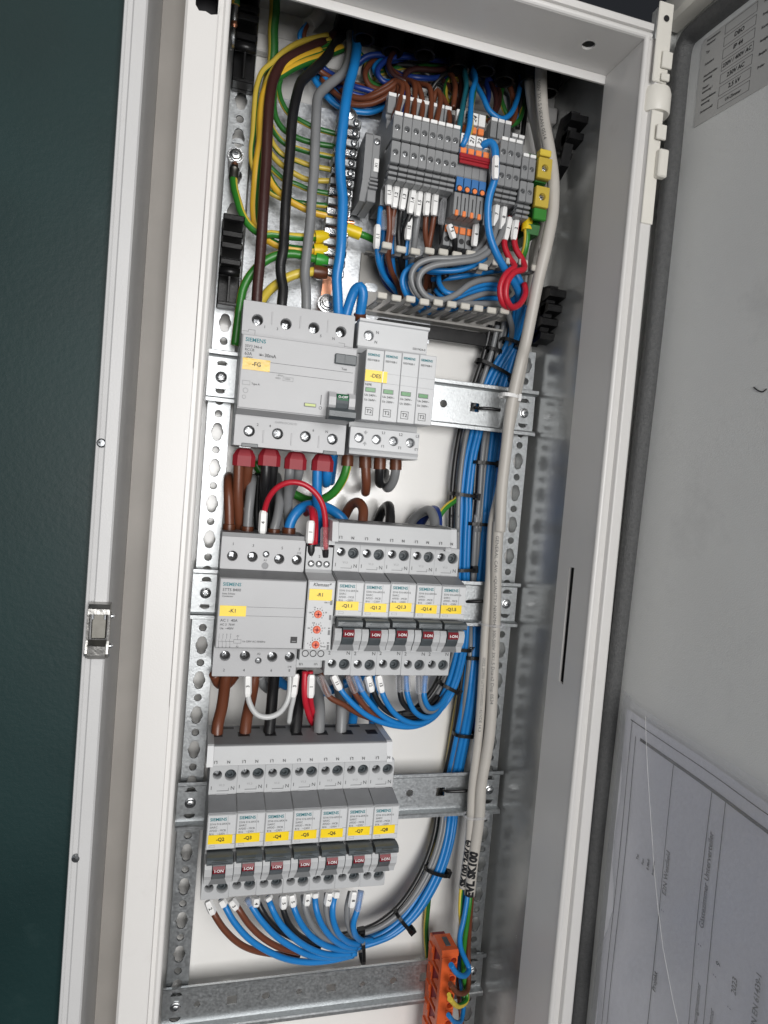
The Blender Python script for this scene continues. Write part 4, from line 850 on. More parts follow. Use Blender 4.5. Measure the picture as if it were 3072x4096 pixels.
# ================================================================== slotted wiring duct
dt = thing('wiring_duct', 'grey slotted wiring duct without cover between terminals and breakers', 'wiring duct', (150, 12, 76))
b = MB(); b.box(92, 216, 3.6, 5.4, 60, 102, .3); b.build('base', 'duct_grey', dt)
b = MB(); b.box(108, 205, 1.4, 9, 47, 57, .4); b.build('underside_shade', 'black_plastic', dt)  # black band put below the duct as the shade of its underside
put_plate('slot', rrect(-5, 5, -3, 3, 2.9, 6), [], .6, 'steel', dt, L(dt, (101, 3.4, 78)))
def fin(x, z, tipz, up, k):
    b = MB(); q = random.uniform(-.6, .6); yb = 2.8 if not up else 3
    b.prism([(yb, z-.7), (yb, z+.7), (-34, tipz+.7), (-36.5, tipz+2.4), (-40, tipz+2.6), (-41.4, tipz+1.8), (-41.4, tipz+.6), (-37, tipz+.9), (-34.4, tipz-.7)], x-2.1, x+2.1); fo = b.build('finger', 'duct_grey', dt)
    b = MB(); b.box(x-3.4, x+3.4, -43.4, -40.6, tipz-.8+q, tipz+3.4+q, .6); b.build('finger_tip', 'duct_tip', fo)
zu = [93, 92.4, 93.2, 95, 95.2, 95.6, 97.6, 90, 95, 97.4, 98.4, 96.4]
for k in range(12): fin(99.2+9.9*k, 100+.2*k, zu[k]-1, True, k)
for k in range(10): fin(98.8+9.85*k, 61+.35*k, 58.8+.35*k, False, k)
b = MB(); b.box(94, 204, -6, 3.4, 58.4, 60, .2); b.build('side_wall', 'duct_grey', dt)
b = MB(); b.box(94, 216, -2, 3.4, 100.4, 102, .2); b.build('side_wall', 'duct_grey', dt)

# ================================================================== earth bar
eb = thing('earth_bar', 'clamp row earth bar on a copper strip in front of the galvanised sheet', 'earth bar', (70, -8, 60))
b = MB(); 
p0 = Vector((71.4, -12, 190)); p1 = Vector((66.6, -12, 58))
def eb_x(z): return p1.x+(p0.x-p1.x)*(z-58)/132
b.add([(eb_x(56)-3.5, -9, 56), (eb_x(56)+3.5, -9, 56), (eb_x(192)+3.5, -9, 192), (eb_x(192)-3.5, -9, 192), (eb_x(56)-3.5, -6, 56), (eb_x(56)+3.5, -6, 56), (eb_x(192)+3.5, -6, 192), (eb_x(192)-3.5, -6, 192)], [(0, 1, 2, 3), (4, 5, 6, 7), (0, 1, 5, 4), (1, 2, 6, 5), (2, 3, 7, 6), (3, 0, 4, 7)]); b.build('copper_strip', 'copper', eb)
for k in range(16):
    z = 178.5-6.75*k; x = eb_x(z); b = MB(); b.box(x-8.4, x+9.0, -20, -4, z-2.6, z+2.6, .8); cl = b.build('clamp', 'screw_steel' if k % 2 else 'steel', eb)
    b = MB(); b.box(x-7.2, x+7.2, -20.6, -19.8, z-3.3, z-2.7); b.build('clamp_gap', 'ink', cl); screw(cl, L(eb, (x+5.2, -20.8, z)), 2.3)
for z in (187.4, 58.6): b = MB(); b.lathe((eb_x(z)+1, -9, z), (0, -1, 0), [(6.4, 0), (6.4, 1), (5.4, 1.2), (4.8, 2.2), (3.6, 2.6), (3.4, 5), (.01, 6)], 24); b.build('end_screw', 'screw_steel', eb)
# orange neutral terminal on the bottom rail
ot = thing('orange_terminal', 'orange multi-pole terminal housing at the right end of the bottom rail', 'terminal block', (194, 0, -450))
b = MB(); b.prism([(-2, 37), (-26, 37), (-26, -100), (-2, -100)], -2.6, 7.6); b.build('housing', 'red_ferrule', ot, org=Z0)
b = MB(); b.prism([(-9, 40), (-11, 41.4), (-29, 41.4), (-30.6, 40), (-30.6, 37.2), (-9, 37.2)], -4.6, 8.6); cp = b.build('end_cap', 'orange_plastic', ot, org=Z0)
b = MB(); b.box(.4, 4.4, -25, -15, 41.4, 42.0, .2); b.build('cap_window', 'slate_plastic', cp, org=Z0)
b = MB(); b.box(-4.5, 2.4, -31.4, -26.2, -100, 37.1, .5); b.build('front_rib', 'orange_plastic', ot, org=Z0)
b = MB(); b.box(-4.2, -2.7, -11.6, -2, -100, 37.1, .3); b.build('side_rib', 'orange_plastic', ot, org=Z0)
for k in range(8):
    z = 36.6-15.2*k
    b = MB(); b.box(-4.3, -2.5, -26.4, -11.4, z-2.0, z, .2); b.build('bay_divider', 'orange_plastic', ot, org=Z0)
    b = MB(); b.prism([(-26.2, z-6), (-20, z-8), (-14, z-13), (-26.2, z-13)], -3.6, -2.55); b.build('bay_web', 'orange_plastic', ot, org=Z0)
    b = MB(); b.box(-5.4, -3.6, -12, -4, z-9.5, z-4.5, .4); b.build('latch_tab', 'orange_plastic', ot, org=Z0)
for k in range(18):
    z = 33.4-7.0*k
    put_plate('wire_bay', rect(2.6, 8.4, z-3.3, z+3.3), [circ(5.4, z, 2.3, 14)], 3.6, 'orange_plastic', ot, (0, -28.2, 0))
# ================================================================== wires
GY = {'gy': ('w_yellow', 'w_green'), 'dgy': ('w_dark_yellow', 'w_dark_green'), 'agy': ('w_amber', 'w_dark_green')}
def wire(label, col, rad, spec, cat='wire', group=None, name=None, step=2.2, phase=0, twist=.035, n=None, off=None):
    P = pts(spec)
    if off: P = [p+Vector(off) for p in P]
    Q = spline(P, step); b = MB(); n = n or (14 if rad > 2.4 else 10)
    nm = name or ('wire' if rad < 2.4 else 'cable')
    if col in GY: b.tube(Q, rad, 14, stripe=(0, 1, 7), twist=twist, phase=phase); ms = list(GY[col])
    else: b.tube(Q, rad, n); ms = 'w_'+col
    o = b.build(nm, ms, org=tuple(P[0])); tag(o, label, cat, group); WP[o.name] = Q; return o
WP = {}
def ferrule(w_, c, x, y, Y, c2, x2, y2, Y2, rad, m, taper=.75):
    a = at(c, x, y, Y); e = at(c2, x2, y2, Y2); dv = (e-a); b = MB()
    b.lathe(a, dv, [(.01, 0), (rad, 0), (rad, dv.length*.55), (rad*taper, dv.length*.95), (.01, dv.length)], 14); return b.build('ferrule', m, w_)
def sleeve(w_, spec, Y, wd, m, txt='', th=3.2, ts=3.2, name='marker_sleeve', trot=0):
    a, e = pts(spec, Y)[:2]; ax = (e-a); ln = ax.length; ax.normalize(); nr = Vector((0, -1, 0)); nr = (nr-ax*nr.dot(ax)).normalized(); sd = ax.cross(nr)
    b = MB(); V = []; F = []
    for k, (s_, q) in enumerate(((0, .72), (.12, 1), (.85, 1), (1, .78))):
        V += [a+ax*ln*s_+sd*wd/2*q*i+nr*th/2*q*j for i, j in ((-1, -.4), (-.6, 1), (.6, 1), (1, -.4), (.6, -1), (-.6, -1))]
    for k in range(3): F += [(6*k+i, 6*k+(i+1) % 6, 6*k+6+(i+1) % 6, 6*k+6+i) for i in range(6)]
    F += [tuple(range(6)), tuple(range(18, 24))]; b.add(V, F); o = b.build(name, m, w_)
    if txt:
        me = text(txt, ts, 'ink', o, (0, 0, 0), bold=.02); c = L(o, a+ax*ln*.5+nr*(th/2+.25))*.001
        up = sd if trot == 0 else -sd; xx = ax*(-1 if trot == 0 else 1)
        # letters run along the sleeve
        X = xx; Yv = nr.cross(X); me.matrix_basis = Matrix(((X.x, Yv.x, nr.x, c.x), (X.y, Yv.y, nr.y, c.y), (X.z, Yv.z, nr.z, c.z), (0, 0, 0, 1))) @ Matrix.Diagonal((ts*.001,)*3+(1,))
    return o
def tie(label, spec, Y, half_w, half_d, axspec, m='black_plastic', wd=2.6, tail=None, head=1):
    c = pts(spec, Y)[0]; a, e = pts(axspec, Y)[:2]; ax = (e-a).normalized(); nr = Vector((0, -1, 0)); nr = (nr-ax*nr.dot(ax)).normalized(); sd = ax.cross(nr); b = MB(); V = []; n = 24
    for i in range(n):
        an = 2*math.pi*i/n; ce, se = math.cos(an), math.sin(an); f_ = 1/(abs(ce)**3+abs(se)**3)**(1/3)
        for q, k in ((1, -1), (1, 1), (.86, 1), (.86, -1)): V.append(c+sd*half_w*ce*f_*(1+.5*(q-1))+nr*half_d*se*f_*q+ax*wd/2*k)
    b.add(V, [(4*i+j, 4*i+(j+1) % 4, 4*((i+1) % n)+(j+1) % 4, 4*((i+1) % n)+j) for i in range(n) for j in range(4)]); o = b.build('cable_tie', m, org=tuple(c)); tag(o, label, 'cable tie', 'cable ties')
    b = MB(); hp = c-sd*half_w*head; V = []
    for q in (-1, 1): V += [hp+sd*2.2*i+nr*2.4*j+ax*2.6*q for i, j in ((-1, -1), (1, -1), (1, 1), (-1, 1))]
    b.add(V, [(0, 1, 2, 3), (7, 6, 5, 4), (0, 1, 5, 4), (1, 2, 6, 5), (2, 3, 7, 6), (3, 0, 4, 7)]); b.build('tie_head', m, o)
    return o
# ---- four feed conductors
wire('thick dark brown feed conductor curving down to the first terminal of the residual current breaker', 'dark_brown', 3.5, ['P', (1180, 230, 12), (1080, 320, 6), (950, 380, 0), (800, 450, -5), (690, 520, -9), (615, 640, -14), (580, 800, -18), (560, 1100, -22), (550, 1350, -24), (527, 1700, -26), (505, 2060, -26), 'P2', (497, 300, -26), (480, 480, -26), (470, 640, -26), (468, 720, -26)])
wire('thick black feed conductor curving down to the second terminal of the residual current breaker', 'black', 3.4, ['P', (1230, 230, 10), (1130, 350, 5), (1050, 470, 0), (930, 590, -6), (840, 680, -10), (800, 800, -14), (765, 1000, -18), (748, 1250, -21), (727, 1500, -22), (708, 1750, -23), 'P2', (700, 60, -23), (692, 200, -24), (668, 330, -24), (672, 420, -24), (690, 530, -25), (680, 640, -26), (676, 740, -26)])
wire('thick grey feed conductor curving down to the third terminal of the residual current breaker', 'grey', 3.3, ['P', (1270, 160, 8), (1250, 280, 4), (1245, 450, 0), (1190, 600, -5), (1050, 720, -10), (980, 800, -14), (965, 950, -18), (955, 1200, -22), (945, 1450, -24), (930, 1600, -25), (918, 1800, -25), (890, 2060, -25), 'P2', (878, 300, -25), (870, 420, -25), (880, 550, -26), (882, 740, -26)])
wire('thick blue feed conductor passing in front of the earth bar to the N terminal', 'blue', 3.5, ['P', (1320, 120, 6), (1308, 220, 2), (1300, 400, -6), (1275, 560, -14), (1232, 720, -22), (1205, 880, -28), (1182, 1080, -31), (1162, 1300, -32), (1168, 1500, -32), (1183, 1650, -32), (1180, 1800, -32), (1168, 2050, -32), 'P2', (1155, 300, -31), (1135, 430, -29), (1140, 560, -27), (1145, 700, -26), (1148, 800, -26)])
w_ = wire('short blue loop linking the N terminal to the surge arrester', 'blue', 3.4, ['P2', (1200, 800, -26), (1215, 740, -26), (1245, 640, -28), (1290, 535, -31), (1330, 512, -33), (1352, 560, -33), (1345, 650, -31), (1328, 740, -28), (1324, 800, -27)])
ferrule(w_, 'P2', 1327, 735, -29, 'P2', 1324, 800, -27, 4.2, 'w_ferrule_brown')
# ---- green-yellow earth wires
wire('thick green-yellow earth conductor hanging straight down beside the top black bracket', 'dgy', 3.6, ['P', (620, -80, -10), (618, 100, -5), (605, 250, -2), (608, 380, 0), (600, 520, 2), (570, 650, 4), (540, 800, 4)], twist=.006, phase=.4)
wire('thick green-yellow earth conductor crossing behind the brown and black feeds', 'agy', 2.8, ['P', (1180, 400, 4), (1000, 475, 0), (880, 515, -4), (760, 570, -8), (680, 620, -10), (590, 680, -12), (535, 780, -13), (512, 950, -14), (505, 1150, -15), (475, 1350, -15), (458, 1550, -14), (450, 1750, -14), (470, 1880, -14), (560, 1985, -15), 'P2', (680, 180, -16), (860, 208, -17), (950, 208, -17)], twist=.003, phase=-.5)
w_ = [o for o in COL.objects if o.get('label', '').startswith('thick green-yellow earth conductor crossing')][0]
ferrule(w_, 'P2', 942, 208, -17, 'P2', 1062, 212, -17, 4.3, 'w_ferrule_yellow')
for k, (lab, pp_) in enumerate((
    ('outermost thin green-yellow wire sweeping along the latch side', ['P', (1060, 290, 2), (830, 350, -2), (700, 425, -5), (600, 520, -8), (515, 600, -10), (470, 730, -11), (452, 900, -12), (440, 1100, -12), (425, 1250, -12), (430, 1350, -12), (465, 1450, -13), (560, 1580, -14), (700, 1655, -15), (880, 1690, -16), (1060, 1708, -16)]),
    ('thin green-yellow wire just inside the outermost one at the latch side', ['P', (1080, 330, 3), (860, 390, -3), (720, 470, -6), (600, 590, -9), (540, 720, -11), (505, 850, -12), (490, 1000, -13), (488, 1150, -13), (505, 1270, -13), (560, 1360, -14), (630, 1435, -14), (700, 1492, -15), (800, 1530, -15), (910, 1575, -16), (1100, 1612, -16)]),
    ('topmost thin green-yellow wire curving into the earth bar', ['P', (1150, 400, 4), (960, 440, 0), (800, 520, -4), (700, 600, -8), (660, 680, -9), (655, 760, -10), (680, 850, -11), (740, 945, -12), (830, 1000, -14), (950, 1060, -15), (1140, 1115, -16)]),
    ('second thin green-yellow wire curving into the earth bar from the top', ['P', (1120, 430, 4), (900, 470, 0), (740, 560, -6), (650, 660, -9), (620, 770, -10), (615, 900, -11), (640, 1000, -12), (700, 1080, -13), (800, 1140, -14), (920, 1182, -15), (1120, 1217, -16)]),
    ('third thin green-yellow wire curving into the earth bar from the top', ['P', (1100, 360, 4), (860, 450, -2), (680, 580, -8), (600, 740, -10), (575, 900, -11), (595, 1050, -12), (650, 1140, -13), (720, 1200, -13), (830, 1240, -14), (920, 1266, -15), (1115, 1307, -16)]),
    ('fourth thin green-yellow wire curving into the earth bar from the top', ['P', (1090, 350, 4), (830, 440, -3), (650, 580, -8), (575, 760, -10), (560, 950, -11), (580, 1130, -12), (620, 1215, -13), (690, 1288, -13), (800, 1332, -14), (900, 1370, -15), (1105, 1412, -16)]),
    ('fifth thin green-yellow wire curving into the earth bar from the top', ['P', (1080, 370, 4), (820, 460, -3), (630, 600, -8), (555, 800, -10), (540, 1000, -11), (560, 1220, -12), (640, 1335, -13), (700, 1385, -14), (800, 1450, -14), (890, 1490, -15), (1100, 1502, -16)]))):
    wire(lab, 'dgy', 1.85, pp_, phase=k*.9-1.6, twist=.012)
wire('thick green-yellow conductor sweeping under the thin ones into the earth bar', 'agy', 2.6, ['P', (1000, 420, 0), (800, 500, -6), (640, 620, -11), (560, 760, -12), (530, 950, -13), (525, 1200, -13), (555, 1420, -14), (620, 1555, -15), (710, 1640, -16), (850, 1720, -17), (960, 1765, -17), (1100, 1795, -17)], twist=.003, phase=-.6)
w_ = wire('green-yellow wire from the ring lug on the upright to the earth bar', 'gy', 2.6, ['P', (277, 1455, -4), (285, 1560, -9), (312, 1660, -13), (352, 1780, -16), (420, 1880, -18), (520, 1945, -19), 'P2', (590, 75, -19), (720, 92, -19), (860, 102, -18), (960, 100, -18)], twist=.012, phase=2.6)
ferrule(w_, 'P2', 950, 100, -18, 'P2', 1070, 98, -17, 4.4, 'w_ferrule_yellow')
b = MB(); c0 = at('P', 298, 1285, -2.5); b.lathe((c0.x, 1, c0.z), (0, -1, 0), [(5.4, 0), (5.4, 3.0), (2.6, 3.0)], 22); b.add([(c0.x-5, -1.6, c0.z-2), (c0.x+5, -1.6, c0.z-2), (c0.x+2.6, -3.2, c0.z-15), (c0.x-3.4, -3.2, c0.z-15)], [(0, 1, 2, 3)]); b.build('ring_lug', 'screw_steel', w_)
e0 = at('P', 287, 1380, -4); e1 = at('P', 279, 1470, -5); b = MB(); b.lathe(e0, e1-e0, [(.01, 0), (2.6, 0), (3.4, 2), (2.8, 4), (3.3, 6.5), (3.3, 9), (.01, 9)], 14); b.build('crimp', 'brass', w_); b = MB(); b.lathe(e0, e0-e1, [(2.3, 0), (2.2, 2.2), (.01, 2.4)], 10); b.build('copper_strand', 'copper', w_)
torx(w_, L(w_, (c0.x, -2.3, c0.z)), 3.8)
w_ = wire('amber earth wire ending in a ring lug on the top black bracket', 'agy', 2.8, ['P', (300, -90, -26), (296, -20, -25), (292, 40, -24)])
a = at('P', 292, 40, -24); e = at('P', 283, 180, -24); b = MB(); b.lathe(a, e-a, [(.01, 0), (2.2, 0), (2.2, (e-a).length*.8), (1.7, (e-a).length), (.01, (e-a).length)], 14); b.build('crimp', 'screw_steel', w_)
b = MB(); b.lathe(e, (.1, .1, -1), [(1.9, 0), (2.2, 2), (1.2, 3.5), (.01, 3.6)], 10); b.build('copper_strand', 'copper', w_)
e2 = at('P', 272, 320, -25); b = MB(); b.lathe((e2.x-1.2, e2.y, e2.z), (1, 0, 0), [(.01, 0), (6, 0), (6.5, 1), (6, 2.2), (4, 2.6), (.01, 3)], 20); b.build('ring_lug', 'screw_steel', w_)
w_ = wire('green earth wire arching from the left of the breaker up to the green ferrule', 'gy', 2.9, ['P2', (290, 1000, -10), (305, 880, -11), (322, 740, -13), (336, 640, -14), (362, 520, -16), (430, 400, -18), (540, 300, -19), (650, 250, -20), (780, 240, -20), (900, 268, -19), (975, 287, -18)], twist=.001, phase=2.0)
ferrule(w_, 'P2', 960, 284, -18, 'P2', 1066, 305, -18, 4.4, 'w_ferrule_green')
w_ = wire('yellow earth wire rising from behind the residual current breaker to a brown ferrule', 'gy', 3.1, ['P2', (440, 760, -8), (500, 650, -10), (560, 560, -13), (640, 490, -16), (740, 430, -18), (840, 400, -19), (950, 385, -18)], twist=.001, phase=-1.9)
ferrule(w_, 'P2', 940, 385, -18, 'P2', 1062, 402, -18, 4.6, 'w_ferrule_brown')
w_ = wire('earth wire with yellow ferrule leaving the right side of the earth bar', 'gy', 2.4, ['P', (1320, 1938, -18), (1380, 1962, -17), (1440, 1990, -14), (1500, 2040, -8)], twist=.01, phase=2)
ferrule(w_, 'P', 1330, 1942, -18, 'P', 1205, 1895, -18, 4.3, 'w_ferrule_yellow', .9)
b = MB(); a = at('P', 1215, 1842, -19); e = at('P', 1275, 1850, -19); b.lathe(a, e-a, [(.01, 0), (1.7, 0), (1.7, (e-a).length), (.01, (e-a).length)], 12); tag(b.build('wire_stub', 'copper', org=tuple(a)), 'bare copper wire end poking out right of the earth bar', 'wire')
w_ = wire('stripped grey cable end high inside with blue and brown cores', 'sheath', 4.5, ['P', (1010, 90, 8), (960, 160, 5), (900, 210, 2)], name='cable')
for c, x in (('blue', 826), ('brown', 862)):
    wire('thin %s core hanging from the stripped grey cable at the top' % c, c, 1.7, ['P', (890, 200, 3), (x, 290, 0), (x+8, 360, 2), (x+30, 440, 6)])
# ---- looped brown and blue wires at the top
top = [('brown', 'long brown loop reaching the first grey terminal block', [(-60, 600, 2), (0, 640, -2), (120, 650, -8), (250, 590, -14), (315, 548, -18), (345, 570, -22), (335, 650, -28), (312, 750, -33), (302, 830, -36)]),
       ('brown', 'long brown loop reaching the second grey terminal block', [(-60, 660, 0), (0, 690, -3), (150, 685, -8), (280, 615, -14), (350, 553, -20), (378, 580, -24), (384, 660, -28), (372, 760, -33), (366, 850, -36)]),
       ('brown', 'brown wire dropping into the third grey terminal block', [(330, 540, 0), (400, 540, -12), (428, 570, -20), (430, 660, -27), (420, 770, -33), (416, 870, -36)]),
       ('brown', 'brown wire dropping into the fourth grey terminal block', [(400, 545, -6), (440, 555, -16), (470, 620, -24), (482, 700, -28), (472, 800, -33), (466, 880, -36)]),
       ('brown', 'brown wire with a square bend into the fifth grey terminal block', [(420, 550, -4), (470, 560, -14), (525, 580, -22), (540, 660, -27), (534, 770, -32), (524, 890, -36)]),
       ('brown', 'brown hairpin wire into the sixth grey terminal block', [(560, 900, -20), (545, 740, -22), (560, 640, -22), (580, 600, -23), (600, 640, -25), (588, 740, -30), (566, 840, -34), (560, 900, -36)]),
       ('brown', 'brown wire slanting into the seventh grey terminal block', [(585, 610, -16), (610, 640, -20), (645, 710, -25), (660, 790, -30), (648, 880, -35), (645, 920, -36)]),
       ('dark_brown', 'dark brown ring shaped loop near the top centre', [(520, 350, 8), (440, 342, 4), (350, 325, 0), (285, 355, -3), (258, 430, -5), (290, 495, -6), (370, 540, -8), (430, 570, -8)]),
       ('dark_brown', 'dark brown wire running to the right under the top return', [(800, 450, 6), (700, 458, 4), (570, 465, 0), (430, 460, -3), (375, 485, -4), (360, 530, -4), (420, 560, -6)]),
       ('brown', 'brown curl behind the grey feed at the top', [(230, 395, 6), (180, 400, 4), (125, 430, 2), (100, 500, 0), (130, 570, 0), (230, 600, -3), (320, 585, -8)]),
       ('deep_blue', 'dark blue wire looping left across the top centre', [(800, 425, 8), (720, 410, 6), (600, 402, 3), (450, 382, 0), (310, 380, -2), (225, 410, -3), (182, 480, -4), (220, 540, -4), (330, 570, -2), (400, 650, -2), (412, 720, 0)]),
       ('deep_blue', 'dark blue wire with a shallow bow under the top return', [(760, 470, 6), (680, 488, 3), (560, 518, 0), (440, 515, -2), (350, 500, 2), (280, 470, 6)]),
       ('deep_blue', 'dark blue wire arching behind the thick blue feed', [(-40, 500, 4), (40, 430, 0), (110, 375, -2), (200, 362, -2), (290, 385, 2), (380, 370, 6)]),
       ('deep_blue', 'dark blue wire sagging below the ring shaped loops', [(-60, 520, 6), (20, 570, 2), (120, 600, 0), (240, 640, 0), (340, 660, 3), (420, 690, 6)]),
       ('deep_blue', 'deep blue wire along the back under the brown loops', [(-140, 560, 8), (-40, 600, 5), (80, 640, 4), (220, 650, 4), (350, 640, 6)]),
       ('brown', 'brown wire curving low behind the thick blue feed', [(-190, 520, 4), (-120, 600, 0), (-40, 660, -2), (80, 700, -2), (200, 660, 0), (300, 600, 2)]),
       ('blue', 'light blue wire bowing low across the galvanised sheet top', [(-320, 420, 6), (-270, 480, 4), (-190, 600, 0), (-90, 700, -2), (40, 740, -2), (140, 745, -2), (230, 710, 0), (300, 670, 3)]),
       ('blue', 'light blue wire just above the lowest bow', [(-260, 350, 6), (-220, 420, 4), (-150, 540, 2), (-60, 650, 0), (60, 715, 0), (180, 720, 0), (290, 690, 3)]),
       ('brown', 'brown ring loop left of the thick blue feed', [(-110, 260, 8), (-180, 290, 5), (-240, 360, 2), (-245, 420, 0), (-200, 470, 0), (-120, 520, 3), (0, 560, 6)]),
       ('deep_blue', 'dark blue ring loop left of the thick blue feed', [(-90, 270, 8), (-160, 310, 5), (-210, 380, 3), (-205, 440, 2), (-150, 500, 3), (-40, 560, 7)]),
       ('brown', 'brown wire dropping steeply left of the teal wire', [(640, 470, 6), (672, 500, -2), (698, 570, -12), (694, 640, -18), (684, 720, -20)]),
       ('dark_brown', 'dark brown wire directly behind the teal wire', [(720, 480, 4), (738, 540, -6), (735, 640, -14), (715, 760, -20), (712, 820, -22)]),
       ('teal', 'teal wire dropping to the marker numbered 19', [(770, 440, 0), (762, 480, -8), (772, 570, -20), (752, 690, -32), (730, 810, -42), (720, 900, -48)]),
       ('blue', 'bright blue wire dropping to the marker numbered 21', [(822, 420, 4), (818, 460, -8), (832, 530, -22), (808, 620, -34), (800, 740, -44), (790, 850, -50), (765, 930, -51), (742, 975, -49)]),
       ('blue', 'bright blue wide loop hanging right of the marker numbered 24', [(805, 490, -4), (835, 560, -12), (880, 640, -16), (925, 735, -18), (1000, 788, -18), (1062, 760, -14), (1110, 655, -8), (1130, 540, 0), (1122, 430, 6)]),
       ('deep_blue', 'short dark blue wire behind the wide bright blue loop', [(880, 500, 6), (905, 560, 0), (920, 630, -6), (905, 700, -12)]),
       ('dark_brown', 'dark brown wire inside the wide bright blue loop', [(905, 490, 6), (940, 560, 0), (968, 640, -8), (965, 720, -12), (940, 760, -16)]),
       ('brown', 'brown loop crossing under the wide bright blue loop', [(1035, 480, 6), (1060, 580, 0), (1095, 680, -4), (1095, 770, -6), (1050, 830, -10), (980, 830, -14), (915, 800, -18)]),
       ('teal', 'teal wire lying flat under the top return', [(790, 480, 2), (880, 490, 0), (980, 488, 2), (1080, 480, 8)]),
       ('dgy', 'green-yellow wire bow under the wide bright blue loop', [(1140, 600, 4), (1145, 720, 0), (1120, 800, -4), (1050, 835, -6), (950, 815, -8), (900, 780, -10)]),
       ('dgy', 'green-yellow small loop left of the teal wire', [(690, 640, -8), (660, 690, -6), (635, 640, -4), (640, 560, -2), (670, 520, 2), (740, 530, 6)]),
       ('dgy', 'green-yellow wire hanging left of the upper grey cable', [(1000, 480, 8), (1015, 560, 4), (1000, 640, 0), (1025, 730, -2), (1060, 790, -2)]),
       ('dark_brown', 'dark brown wire hanging beside the upper grey cable', [(1110, 460, 6), (1120, 600, 2), (1110, 760, 4)]),
       ('deep_blue', 'dark blue wire hanging beside the upper grey cable', [(1120, 400, 8), (1140, 500, 4), (1130, 640, 4), (1100, 800, 8)]),
       ('black', 'black wire hanging along the upper grey cable', [(1170, 440, 2), (1160, 560, 0), (1130, 700, 0), (1110, 860, 4)]),
       ('black', 'black wire parallel to the upper grey cable near the terminals', [(1180, 440, 4), (1165, 700, 2), (1140, 960, 6)])]
top += [('black', 'black wire bowing behind the brown terminal wires', [(300, 430, 8), (420, 440, 4), (520, 500, 2), (620, 560, 4), (700, 640, 8)]),
        ('black', 'black wire rising beside the brown hairpin', [(520, 640, 6), (560, 560, 2), (620, 500, 0), (700, 470, 4)]),
        ('black', 'black wire crossing under the teal wire', [(640, 560, 6), (720, 580, 0), (800, 600, -4), (870, 560, 0), (930, 500, 6)]),
        ('dark_brown', 'dark brown bow behind the seventh terminal wire', [(600, 520, 6), (640, 560, -2), (690, 620, -8), (705, 720, -12)]),
        ('brown', 'brown wire hugging the top return near the second cable', [(960, 470, 6), (1010, 500, 0), (1055, 560, -2), (1080, 660, -2), (1075, 760, 2)]),
        ('deep_blue', 'dark blue bow right of the teal wire', [(840, 470, 6), (900, 510, 2), (980, 560, 0), (1050, 520, 4), (1100, 450, 8)]),
        ('dgy', 'green-yellow wire crossing behind the ring loops', [(150, 520, 10), (260, 470, 8), (380, 440, 8), (500, 440, 10), (620, 420, 12)]),
        ('dgy', 'green-yellow wire sloping from the thick blue feed', [(40, 330, 8), (110, 400, 6), (200, 450, 8), (330, 470, 10)])]
for c, lab, q in top: wire(lab, c, 1.95, ['U']+q)
random.seed(11)
extra = [k for k in (0, 1, 7, 8, 9, 10, 11, 12, 13, 14, 15, 16, 17, 18, 19, 23, 26, 27) if k < len(top)]
for i_, k in enumerate(extra+[k for k in (0, 7, 8, 9, 11, 12, 13, 15, 17, 19, 24, 27)]):
    c, lab, q = top[k]; jx, jy, jY = random.uniform(-22, 22), random.uniform(-24, 16), random.uniform(2, 7)
    q2 = [(x+jx+random.uniform(-9, 9), y+jy+random.uniform(-9, 9), min(14, Y+jY)) for x, y, Y in q]
    c = ('brown', 'deep_blue', 'brown', 'dgy', 'dark_brown', 'blue')[i_ % 6]; nm = {'deep_blue': 'dark blue', 'dgy': 'green-yellow', 'dark_brown': 'dark brown'}.get(c, c)
    wire('loose thin %s wire in the tangle under the top return' % nm, c, 1.8, ['U']+q2, group='%s wires of the top tangle' % nm)
